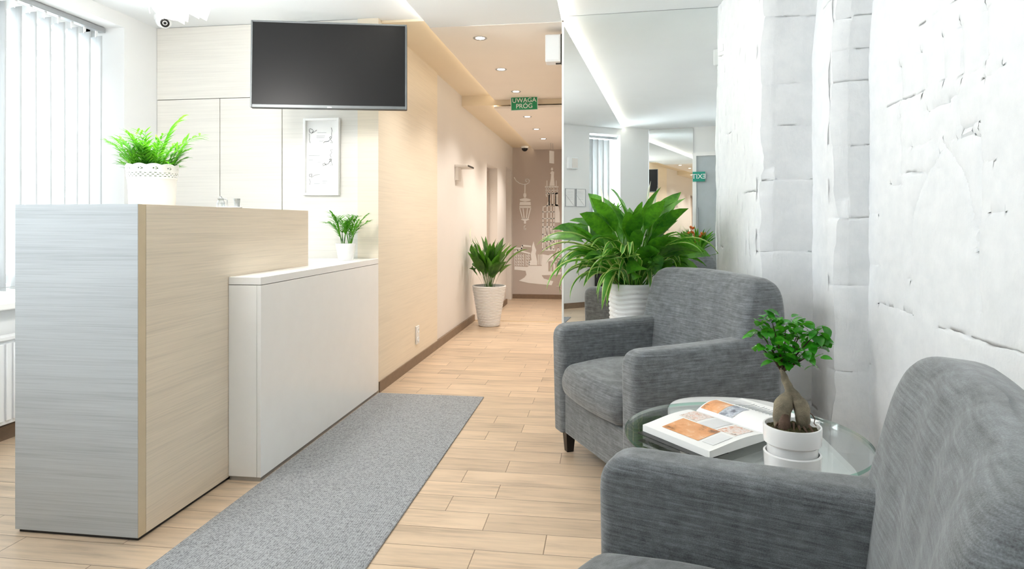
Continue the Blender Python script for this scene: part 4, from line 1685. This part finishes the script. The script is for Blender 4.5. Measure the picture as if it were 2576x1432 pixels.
for x_ in (600, 655, 720, 770, 790):
    dline(tw, Q(q1, [(x_, 910 if x_ > 640 else 930), (x_ + (10 if x_ < 640 else 0), 1120 if x_ > 640 else 960)]), 3 if x_ != 790 else 7)
dpoly(tw, Q(q1, [(640, 940), (665, 925), (680, 1000), (670, 1060), (690, 1110), (640, 1120), (600, 1150), (640, 1040)]))
dline(tw, Q(q1, [(550, 1150), (620, 1130), (700, 1110), (820, 1120)]), 3)
dpoly(tw, Q(q1, [(760, 1120), (820, 1120), (845, 1250), (850, 1432), (760, 1432)]))
for x_ in (545, 620, 690, 740):
    dline(tw, Q(q1, [(x_, 1150), (x_, 1432)]) + Q(q2, [(x_ - 5, 480)]), 2.6)
for y_ in (1240, 1360):
    dline(tw, Q(q1, [(540, y_), (750, y_)]), 2.2)
for y_ in (80, 215, 345, 480, 500):
    dline(tw, Q(q2, [(535, y_), (755, y_)]), 2.6)
for y_ in (100, 235, 365):
    for x_ in (570, 605, 640, 675, 710):
        dline(tw, Q(q2, [(x_, y_), (x_ + 8, y_ + 100)]), 1.6)
dline(tw, Q(q2, [(770, 380), (770, 240), (800, 190), (850, 175), (880, 200)]), 2.6)
dline(tw, Q(q2, [(800, 380), (805, 280), (840, 240), (880, 250)]), 2.2)
dpoly(tw, Q(q2, [(750, 100), (880, 95), (885, 130), (750, 140)]))
tag(tw.build('wall_decal', M['decal']), 'white gothic tower decal on the taupe corridor end wall', 'wall decal', 'white town decals on the corridor end wall')
ct = MB()
dpoly(ct, Q(q2, [(345, 430), (375, 340), (395, 430), (425, 500), (410, 560), (440, 700), (440, 770), (290, 770), (300, 690), (335, 680), (325, 570), (345, 500)]))
dline(ct, Q(q2, [(30, 460), (160, 470), (170, 415), (320, 430)]), 4)
dline(ct, Q(q2, [(25, 540), (90, 500), (310, 560)]), 4)
for x_ in (30, 75, 110, 150, 195, 235, 280):
    dline(ct, Q(q2, [(x_, 570), (x_ + 3, 780)]), 1.4)
for y_ in (590, 640, 700, 750):
    for x_ in (50, 95, 130, 175, 255, 295):
        dline(ct, Q(q2, [(x_, y_), (x_ + 10, y_ + 25)]), 1.6)
for x_ in (460, 490, 515):
    dline(ct, Q(q2, [(x_, 580), (x_, 760)]), 2)
dpoly(ct, Q(q2, [(30, 790), (260, 800), (300, 780), (520, 780), (530, 570), (640, 590), (720, 560), (740, 690), (640, 700), (640, 880), (880, 890), (860, 940), (520, 950), (560, 1010), (730, 1060), (700, 1130), (480, 1110), (280, 1090), (110, 1050), (210, 990), (245, 940), (230, 870), (30, 850)]))
dline(ct, Q(q2, [(690, 880), (690, 720), (715, 690), (738, 720), (738, 880)]), 2)
dline(ct, Q(q2, [(755, 880), (755, 730), (800, 680), (870, 690)]), 2.4)
dline(ct, Q(q2, [(810, 880), (810, 800), (850, 750), (885, 760)]), 2.4)
dline(ct, Q(q2, [(780, 560), (820, 450), (850, 540), (760, 600), (870, 650)]), 2)
dline(ct, Q(q2, [(790, 1145), (870, 1155)]), 0.8)
dline(ct, Q(q2, [(850, 1210), (895, 1215)]), 1.2)
tag(ct.build('wall_decal', M['decal']), 'white town square and market hall decal low on the corridor end wall', 'wall decal', 'white town decals on the corridor end wall')


# ------------------------------------------------------------------ armchairs
def armchair(label, loc, rz):
    W, D, T = 0.785, 0.69, 0.112
    t = thing('armchair', label, 'armchair', loc, rz)
    arm_prof = fillet([(0.0, 0.10, 0.012), (0.0, 0.612, 0.07), (0.30, 0.620, 0.2), (0.52, 0.632, 0.06), (0.60, 0.70, 0.05), (D - 0.012, 0.76, 0.03), (D - 0.012, 0.10, 0.012)])

    def flare(x0):
        def f(p):
            s = (p.z - 0.1) / 0.6
            out = -0.006 * s if x0 == 0 else 0.006 * s
            return Vector((p.x + out, p.y - 0.012 * max(0, 1 - p.y / 0.3) * (p.z / 0.6), p.z))
        return f
    soft_slab(arm_prof, 0, T, 0.030, warp=flare(0), mid=4).build('armrest', M['fabric'], t, smooth=55)
    soft_slab(arm_prof, W - T, W, 0.030, warp=flare(1), mid=4).build('armrest', M['fabric'], t, smooth=55)
    back_prof = fillet([(0.43, 0.30, 0.02), (0.455, 0.46, 0.1), (0.475, 0.62, 0.1), (0.515, 0.80, 0.06), (0.55, 0.868, 0.055), (0.69, 0.862, 0.07), (D + 0.025, 0.74, 0.06), (D, 0.45, 0.1), (D - 0.01, 0.105, 0.01), (0.50, 0.105, 0.01)], 8)

    def crown(p):
        R = 0.075
        dx = min(p.x, W - p.x)
        drop = R - math.sqrt(max(0, R * R - max(0, R - dx) ** 2)) if dx < R else 0
        k_ = max(0, min(1, (p.z - 0.60) / 0.26))
        k_ = k_ * k_ * (3 - 2 * k_)
        cr = 0.018 * (1 - (2 * p.x / W - 1) ** 2)
        z = p.z - (drop - cr) * k_
        # shallow barrel: centre of the front face sits back, small wrinkles
        yb = 0.045 * (1 - (2 * p.x / W - 1) ** 2) if p.y < 0.6 else 0
        wr_ = 0.003 * math.sin(p.x * 34 + p.z * 9) * (1 if p.y < 0.6 and p.z > 0.45 else 0)
        return Vector((p.x, p.y + yb + wr_, z))
    soft_slab(back_prof, 0.004, W - 0.004, 0.035, warp=crown, mid=22).build('backrest', M['fabric'], t, smooth=60)
    seat_prof = fillet([(0.0, 0.295, 0.03), (-0.022, 0.36, 0.05), (0.008, 0.432, 0.06), (0.22, 0.462, 0.15), (0.475, 0.44, 0.03), (0.475, 0.295, 0.02)], 8)

    def puff(p):
        k_ = 1 - (2 * (p.x - T) / (W - 2 * T) - 1) ** 2
        return Vector((p.x, p.y - (0.028 * k_ if p.y < 0.1 else 0), p.z + (0.012 * k_ if p.z > 0.4 else 0)))
    soft_slab(seat_prof, T + 0.002, W - T - 0.002, 0.045, warp=puff, mid=12).build('seat_cushion', M['fabric_seat'], t, smooth=60)
    MB().box((T - 0.005, 0.012, 0.105), (W - T + 0.005, 0.46, 0.292)).build('seat_base', M['fabric'], t, bevel=0.008)
    pp = []
    for x in (0.10, 0.685):
        pp.append([(x - 0.0, 0.0, 0)])
    seam = MB()
    for x in (T - 0.02, W - T + 0.02):
        pass
    for nm, xx, yy, mt in (('leg', 0.035, 0.03, 'dark_leg'), ('leg', W - 0.085, 0.03, 'dark_leg'), ('leg', 0.035, D - 0.10, 'dark_leg'), ('leg', W - 0.085, D - 0.10, 'dark_leg')):
        b = 0.05
        i_ = 0.008
        vs = [(xx + i_, yy + i_, 0), (xx + b - i_, yy + i_, 0), (xx + b - i_, yy + b - i_, 0), (xx + i_, yy + b - i_, 0), (xx, yy, 0.104), (xx + b, yy, 0.104), (xx + b, yy + b, 0.104), (xx, yy + b, 0.104)]
        m_ = MB()
        m_.add(vs, [(0, 3, 2, 1), (4, 5, 6, 7), (0, 1, 5, 4), (1, 2, 6, 5), (2, 3, 7, 6), (3, 0, 4, 7)])
        m_.build(nm, M[mt], t, bevel=0.002)
    return t


armchair('grey fabric armchair facing the counter, behind the glass table', (-0.244, 3.137, 0), math.radians(-62.6))
armchair('grey fabric armchair in the right foreground, cropped by the frame', (0.03, 1.455, 0), math.radians(-110))

# ------------------------------------------------------------------ glass table
t = thing('side_table', 'round glass topped side table on a white moulded base between the armchairs', 'table', (0.39, 1.90, 0))
ZT = 0.50
MB().lathe([(0, ZT - 0.010), (0.329, ZT - 0.010), (0.329, ZT), (0, ZT)], 96).build('glass_top', M['glass_table'], t, smooth=30)
MB().lathe([(0.3292, ZT - 0.0098), (0.3305, ZT - 0.008), (0.3305, ZT - 0.002), (0.3292, ZT - 0.0002)], 96).build('glass_rim', M['glass_edge'], t, smooth=60)
sh_poly = fillet([(-0.17, -0.21, 0.14), (0.27, -0.21, 0.14), (0.27, 0.60, 0.22), (-0.17, 0.60, 0.22)], 12)
N_ = len(sh_poly)
cen = Vector((0.05, 0.19))
rings = []
for k_, (ins, z) in enumerate(((0.055, 0.395), (0.02, 0.405), (0.0, 0.428), (0.0, 0.440), (0.006, 0.448), (0.014, 0.449))):
    ring = []
    for p in sh_poly:
        d = (cen - p)
        ring.append(Vector((p.x + d.normalized().x * ins, p.y + d.normalized().y * ins, z)))
    rings.append(ring)
m_ = MB()
vs = [v for r in rings for v in r]
fs = [(a * N_ + i, a * N_ + (i + 1) % N_, (a + 1) * N_ + (i + 1) % N_, (a + 1) * N_ + i) for a in range(len(rings) - 1) for i in range(N_)]
fs += [tuple(range(N_)), tuple((len(rings) - 1) * N_ + i for i in range(N_))]
m_.add(vs, fs)
m_.build('shelf', M['white_gloss'], t, smooth=50)
col = MB()
col.prism([tuple(p) for p in fillet([(-0.08, -0.12, 0.05), (0.14, -0.12, 0.05), (0.14, 0.12, 0.05), (-0.08, 0.12, 0.05)])], 0.03, 0.394)
col.build('column', M['white_gloss'], t, smooth=50)
MB().prism([tuple(p) for p in fillet([(-0.16, -0.18, 0.1), (0.22, -0.18, 0.1), (0.22, 0.22, 0.1), (-0.16, 0.22, 0.1)])], 0.0, 0.03).build('foot', M['white_gloss'], t, bevel=0.006)
for a in (45, 165, 285):
    x, y = 0.05 + 0.12 * math.cos(math.radians(a)), 0.13 * math.sin(math.radians(a))
    MB().lathe([(0, 0.449), (0.014, 0.449), (0.014, ZT - 0.0102), (0, ZT - 0.0102)], 20, c=(x, y, 0)).build('standoff', M['metal'], t, smooth=40)

# magazine: open, pages bowed
t = thing('open_magazine', 'open magazine with orange interior photographs on the glass table', 'magazine', (0, 0, ZT))
A0, A1, B1, B0 = [atz(*p, ZT + 0.03) for p in ((1617, 1060), (1785, 1126), (1935, 1080), (1752, 1020))]
A0, A1, B1, B0 = [Vector((v.x, v.y, 0)) for v in (A0, A1, B1, B0)]
C0 = B0 + (B0 - A0) * 0.98 + Vector((0.0, -0.01, 0))
C1 = B1 + (B1 - A1) * 0.98 + Vector((0.0, -0.01, 0))


def hleft(s):       # left stack, thick near spine
    return 0.0 + 0.020 + 0.010 * math.sin(math.pi * min(1, s * 1.0)) * (s ** 0.5) - (0.016 * max(0, (s - 0.86) / 0.14) ** 1.5)


def hright(s):
    return 0.014 + 0.030 * math.sin(math.pi * min(1, s * 1.25)) * (1 - s) - 0.002 * s


def page(P0, P1, Q0, Q1, hf, name, lower=None, n=18):
    m_ = MB()
    vs, fs = [], []
    for i in range(n + 1):
        s = i / n
        a, b = P0.lerp(Q0, s), P1.lerp(Q1, s)
        h = hf(s)
        vs += [a + Vector((0, 0, h)), b + Vector((0, 0, h)), a + Vector((0, 0, 0.002)), b + Vector((0, 0, 0.002))]
    for i in range(n):
        o = i * 4
        fs += [(o, o + 4, o + 5, o + 1), (o + 2, o + 3, o + 7, o + 6), (o, o + 2, o + 6, o + 4), (o + 1, o + 5, o + 7, o + 3)]
    fs += [(0, 1, 3, 2), (n * 4, n * 4 + 2, n * 4 + 3, n * 4 + 1)]
    m_.add(vs, fs)
    return m_.build(name, M['paper'], t, smooth=40)


page(A0, A1, B0, B1, hleft, 'page_stack')
right_pages = page(B0, B1, C0, C1, lambda s: hright(s), 'page_stack')


def photo_mat(name, cols, sc):
    t_ = NT(name)
    nz = t_.noise(t_.coords((1, 1, 1)), sc, 5, 0.7)
    n2 = len(cols)
    t_.base(t_.ramp(nz, [(0.30 + 0.4 * i / (n2 - 1), lin(c)) for i, c in enumerate(cols)]), 0.3)
    return t_.m


PM1 = photo_mat('orange_room_photo', [(120, 82, 56), (226, 158, 104), (238, 176, 124), (250, 226, 204)], 14)
PM2 = photo_mat('mixed_room_photo', [(90, 70, 66), (232, 210, 196), (248, 240, 236), (226, 150, 100), (240, 235, 232)], 55)
PM3 = photo_mat('grey_room_photo', [(92, 88, 96), (150, 156, 170), (206, 212, 220), (120, 96, 90)], 40)
PM4 = photo_mat('pale_grey_box', [(226, 227, 228), (234, 234, 235)], 8)


def picture(P0, P1, Q0, Q1, hf, u0, u1, v0, v1, mat, name, n=8, skew=0.0):
    """u runs page edge -> spine, v runs far -> near"""
    m_ = MB()
    vs, fs = [], []
    for i in range(n + 1):
        s = u0 + (u1 - u0) * i / n
        a, b = P0.lerp(Q0, s), P1.lerp(Q1, s)
        for v in (v0, v1):
            p = a.lerp(b, v)
            vs.append(p + Vector((0, 0, hf(s) + 0.0008)))
    for i in range(n):
        fs.append((i * 2, i * 2 + 2, i * 2 + 3, i * 2 + 1))
    m_.add(vs, fs)
    o = m_.build(name, mat, t)
    o.modifiers.new('thick', 'SOLIDIFY').thickness = 0.0003
    return o


picture(A0, A1, B0, B1, hleft, 0.12, 0.50, 0.20, 0.74, PM1, 'printed_photo')
picture(A0, A1, B0, B1, hleft, 0.54, 0.90, 0.10, 0.36, PM2, 'printed_photo')
picture(A0, A1, B0, B1, hleft, 0.52, 0.86, 0.42, 0.64, PM4, 'printed_photo')
picture(A0, A1, B0, B1, hleft, 0.52, 0.84, 0.68, 0.92, PM2, 'printed_photo')
picture(A0, A1, B0, B1, hleft, 0.14, 0.46, 0.78, 0.93, PM4, 'printed_photo')
picture(B0, B1, C0, C1, hright, 0.06, 0.40, 0.02, 0.28, PM1, 'printed_photo')
picture(B0, B1, C0, C1, hright, 0.06, 0.40, 0.29, 0.48, PM3, 'printed_photo')
picture(B0, B1, C0, C1, hright, 0.48, 0.90, 0.02, 0.20, PM4, 'printed_photo')
tl = MB()
for k_ in range(14):
    v = 0.24 + k_ * 0.045
    for (a, b) in ((0.48, 0.90),):
        s0, s1 = a, b - 0.02 * (k_ % 3)
        pts = []
        for i in range(7):
            s = s0 + (s1 - s0) * i / 6
            p = B0.lerp(C0, s).lerp(B1.lerp(C1, s), v)
            pts.append(p + Vector((0, 0, hright(s) + 0.0006)))
        tl.tube(pts, 0.0007, 4)
join_into(right_pages, tl.build('printed_text', M['ink_pale'], t))
# dark booklet below
tb = thing('booklet', 'dark thin booklet peeking out under the left edge of the open magazine', 'booklet', (0, 0, 0))
off = (A0 - B0).normalized() * 0.022
m_ = MB()
cs = [A0 + off, A1 + off * 0.9, A1.lerp(B1, 0.3), A0.lerp(B0, 0.3)]
m_.prism([(v.x, v.y) for v in cs], ZT + 0.0, ZT + 0.0018)
m_.build('cover', M['black_plastic'], tb)

# bonsai
t = thing('potted_bonsai', 'ginseng ficus bonsai in a stepped white pot at the glass table edge', 'potted plant', (0.452, 1.645, ZT))
MB().lathe([(0, 0), (0.060, 0), (0.064, 0.003), (0.066, 0.042), (0.061, 0.044), (0.059, 0.020), (0, 0.018)], 64).build('saucer', M['white_ceramic'], t, smooth=40)
MB().lathe([(0, 0.0185), (0.055, 0.0185), (0.0575, 0.022), (0.058, 0.062), (0.0605, 0.064), (0.0655, 0.068), (0.067, 0.106), (0.066, 0.109), (0.062, 0.109), (0.0605, 0.098), (0.056, 0.085)], 64).build('pot', M['white_ceramic'], t, smooth=40)
rg = random.Random(6)
m_ = MB()
vs, fs = [], []
NR_, NA_ = 14, 40
for i in range(NR_ + 1):
    for j in range(NA_):
        a = 2 * math.pi * j / NA_
        r = 0.0605 * i / NR_
        p = Vector((r * math.cos(a), r * math.sin(a), 0))
        vs.append((p.x, p.y, 0.098 + 0.012 * (1 - i / NR_) + 0.006 * noise.noise(p * 90) + 0.004 * noise.noise(p * 220)))
for i in range(NR_):
    for j in range(NA_):
        k_ = (j + 1) % NA_
        fs.append((i * NA_ + j, i * NA_ + k_, (i + 1) * NA_ + k_, (i + 1) * NA_ + j))
m_.add(vs, fs)
m_.build('soil', M['moss'], t)


def bulb(mb, pts, rs, seg=16, rough=0.0015, seed=0):
    P = []
    R = []
    n_ = 5
    for i in range(len(pts) - 1):
        for k_ in range(n_):
            u = k_ / n_
            p0, p1, p2, p3 = [Vector(pts[max(0, min(len(pts) - 1, i + q))]) for q in (-1, 0, 1, 2)]
            P.append(0.5 * ((2 * p1) + (-p0 + p2) * u + (2 * p0 - 5 * p1 + 4 * p2 - p3) * u * u + (-p0 + 3 * p1 - 3 * p2 + p3) * u ** 3))
            R.append(rs[i] + (rs[i + 1] - rs[i]) * u * u * (3 - 2 * u))
    P.append(Vector(pts[-1]))
    R.append(rs[-1])
    o = len(mb.v)
    mb.tube(P, R, seg)
    for i in range(o, len(mb.v)):
        v = mb.v[i]
        mb.v[i] = v + Vector((noise.noise(v * 55), noise.noise(v * 55 + Vector((9, 0, 0))), 0)) * rough * 2


tr = MB()
# camera looks roughly along +Y here; x is sideways
bulb(tr, [(-0.022, 0.0, 0.098), (-0.024, -0.004, 0.13), (-0.018, -0.004, 0.158), (-0.006, 0, 0.182), (-0.008, 0, 0.20), (-0.018, 0, 0.222), (-0.024, 0.0, 0.245)], [0.017, 0.0205, 0.0215, 0.013, 0.010, 0.0075, 0.005])
bulb(tr, [(0.024, 0.004, 0.098), (0.024, 0.0, 0.125), (0.020, -0.002, 0.155), (0.006, 0, 0.178), (-0.004, 0, 0.195)], [0.010, 0.016, 0.0185, 0.013, 0.009])
tr.build('trunk', M['bark'], t, smooth=70)
rt = MB()
bulb(rt, [(-0.016, -0.016, 0.096), (-0.018, -0.019, 0.118), (-0.016, -0.015, 0.140), (-0.014, -0.006, 0.150)], [0.016, 0.0125, 0.0095, 0.003])
for a in range(7):
    x = -0.03 + a * 0.011
    rt.tube([(x, -0.018 + 0.004 * (a % 2), 0.118 - 0.004 * (a % 3)), (x * 1.3, -0.026, 0.103), (x * 1.5, -0.032, 0.096)], [0.003, 0.002, 0.0012], 6)
rt.tube([(0.030, 0, 0.150), (0.044, 0.0, 0.138), (0.050, 0.0, 0.128), (0.048, 0, 0.118), (0.053, 0, 0.112)], 0.0012, 5)
rt.build('exposed_roots', M['bark_brown'], t, smooth=70)
tg_ = MB()
lf = MB()
tips = [(-0.070, 0.0, 0.325, 0.030), (-0.045, 0.01, 0.352, 0.030), (-0.015, 0, 0.345, 0.034), (0.02, 0.01, 0.335, 0.034), (0.055, 0, 0.338, 0.030), (0.068, 0.01, 0.305, 0.028), (-0.065, -0.01, 0.288, 0.028), (-0.03, -0.02, 0.30, 0.034),
        (0.012, -0.02, 0.30, 0.032), (0.040, -0.02, 0.285, 0.030), (-0.018, 0.02, 0.265, 0.022), (-0.038, 0, 0.262, 0.020), (0.0, -0.01, 0.262, 0.020), (0.01, 0.03, 0.32, 0.034), (-0.04, 0.03, 0.31, 0.034)]
for x, y, z, r in tips:
    tg_.tube([(-0.022, 0, 0.235), ((x - 0.022) * 0.45, y * 0.5, 0.235 + (z - 0.235) * 0.5), (x, y, z)], [0.003, 0.002, 0.001], 5)
    for i in range(15):
        az = rg.uniform(0, 2 * math.pi)
        el = math.radians(rg.uniform(-35, 65))
        q = Vector((x, y, z)) + Vector((rg.gauss(0, r * 0.45), rg.gauss(0, r * 0.45), rg.gauss(0, r * 0.4)))
        leaf(lf, q, az, rg.uniform(0.024, 0.036), el, math.radians(rg.uniform(20, 60)), rg.uniform(0.016, 0.023), pet=0.05, roll=rg.uniform(-0.6, 0.6), fold=0.18, n=7)
tg_.build('branches', M['twig'], t, smooth=70)
lf.build('foliage', M['leaf_bonsai'], t, smooth=70, recalc=False)
t.rotation_euler = (0, 0, math.radians(-16))

# ------------------------------------------------------------------ things seen only in the mirror
def on_rear(px0, px1):
    return px0


def rear_xy(x, y, off):
    p = Vector((x, y, 0)) + SNn * off
    return p


t = thing('electric_box', 'small pale grey wall box seen at the left edge of the mirror', 'wall box')
c = rear_xy(-0.870, -0.165, 0.0)
t.location = (c.x, c.y, 1.86)
t.rotation_euler = (0, 0, math.atan2(SD.y, SD.x))
bx('housing', (-0.075, 0.001, -0.075), (0.075, 0.05, 0.075), M['ceil_white'], t, bevel=0.006)
bx('front_cover', (-0.02, 0.0505, -0.06), (0.065, 0.056, 0.06), M['wall_beige'], t)
for nm, (x, y) in (('left', (-0.885, -0.151)), ('right', (-0.765, -0.269))):
    t = thing('framed_notice', 'pale framed notice on the rear wall, %s one of the pair in the mirror' % nm, 'picture frame', group='pair of framed notices on the rear wall')
    c = rear_xy(x, y, 0.0)
    t.location = (c.x, c.y, 1.42)
    t.rotation_euler = (0, 0, math.atan2(SD.y, SD.x))
    m_ = MB()
    for a, b in (((-0.075, 0.001, -0.115), (-0.070, 0.014, 0.115)), ((0.070, 0.001, -0.115), (0.075, 0.014, 0.115)), ((-0.07, 0.001, 0.11), (0.07, 0.014, 0.115)), ((-0.07, 0.001, -0.115), (0.07, 0.014, -0.11))):
        m_.box(a, b)
    m_.build('frame', M['metal'], t)
    sheet = bx('sheet', (-0.07, 0.002, -0.11), (0.07, 0.006, 0.11), M['paper'], t)
    m_ = MB()
    m_.tube([(-0.065, 0.0075, 0.03), (0.06, 0.0075, -0.105)], 0.0012, 4)
    for k_ in range(6):
        m_.tube([(-0.045, 0.0075, 0.08 - k_ * 0.02), (0.045, 0.0075, 0.08 - k_ * 0.02)], 0.0009, 4)
    join_into(sheet, m_.build('printed_text', M['ink_pale'], t))
t = thing('flower_box', 'dark leafy plants in a black box under the rear window, in the mirror', 'potted plant')
c = on_slant((sw0 + sw1) / 2 - 0.02, 0, 0.11)
t.location = (c.x, c.y, 0)
t.rotation_euler = (0, 0, math.atan2(SD.y, SD.x))
bx('box', (-0.17, -0.09, 0.0), (0.17, 0.09, 1.12), M['black_plastic'], t, bevel=0.005)
rg = random.Random(14)
fo = MB()
for i in range(60):
    az = rg.uniform(0, 6.28)
    leaf(fo, (rg.uniform(-0.14, 0.14), rg.uniform(-0.06, 0.06), 1.12), az, rg.uniform(0.12, 0.30), math.radians(rg.uniform(60, 88)), math.radians(rg.uniform(20, 70)), rg.uniform(0.03, 0.05), pet=0.2, roll=rg.uniform(-0.5, 0.5))
fo.build('foliage', M['leaf_dark'], t, smooth=70, recalc=False)
t = thing('flower_arrangement', 'tall vase of orange flowers and greenery near the entrance, in the mirror', 'flowers', (0.70, -0.72, 0))
MB().lathe([(0, 0), (0.08, 0), (0.09, 0.02), (0.06, 0.3), (0.075, 0.70), (0.07, 0.70), (0.055, 0.3), (0, 0.05)], 32).build('vase', M['white_ceramic'], t, smooth=50)
fo = MB()
for i in range(90):
    az = rg.uniform(0, 6.28)
    leaf(fo, (0.02 * math.cos(az), 0.02 * math.sin(az), 0.68), az, rg.uniform(0.2, 0.42), math.radians(rg.uniform(50, 88)), math.radians(rg.uniform(20, 60)), rg.uniform(0.02, 0.05), pet=0.3, roll=rg.uniform(-0.5, 0.5))
fo.build('foliage', M['leaf_palm'], t, smooth=70, recalc=False)
for i in range(9):
    az = rg.uniform(0, 6.28)
    r = rg.uniform(0.05, 0.16)
    m_ = MB()
    c = Vector((r * math.cos(az), r * math.sin(az), rg.uniform(0.88, 1.06)))
    m_.tube([(0, 0, 0.68), c * 0.5 + Vector((0, 0, 0.4)), c], 0.003, 5)
    for k_ in range(14):
        a2 = rg.uniform(0, 6.28)
        leaf(m_, c, a2, 0.045, math.radians(rg.uniform(0, 80)), math.radians(30), 0.024, pet=0.0, n=5)
    m_.build('flower', M['orange'], t, smooth=70, recalc=False)
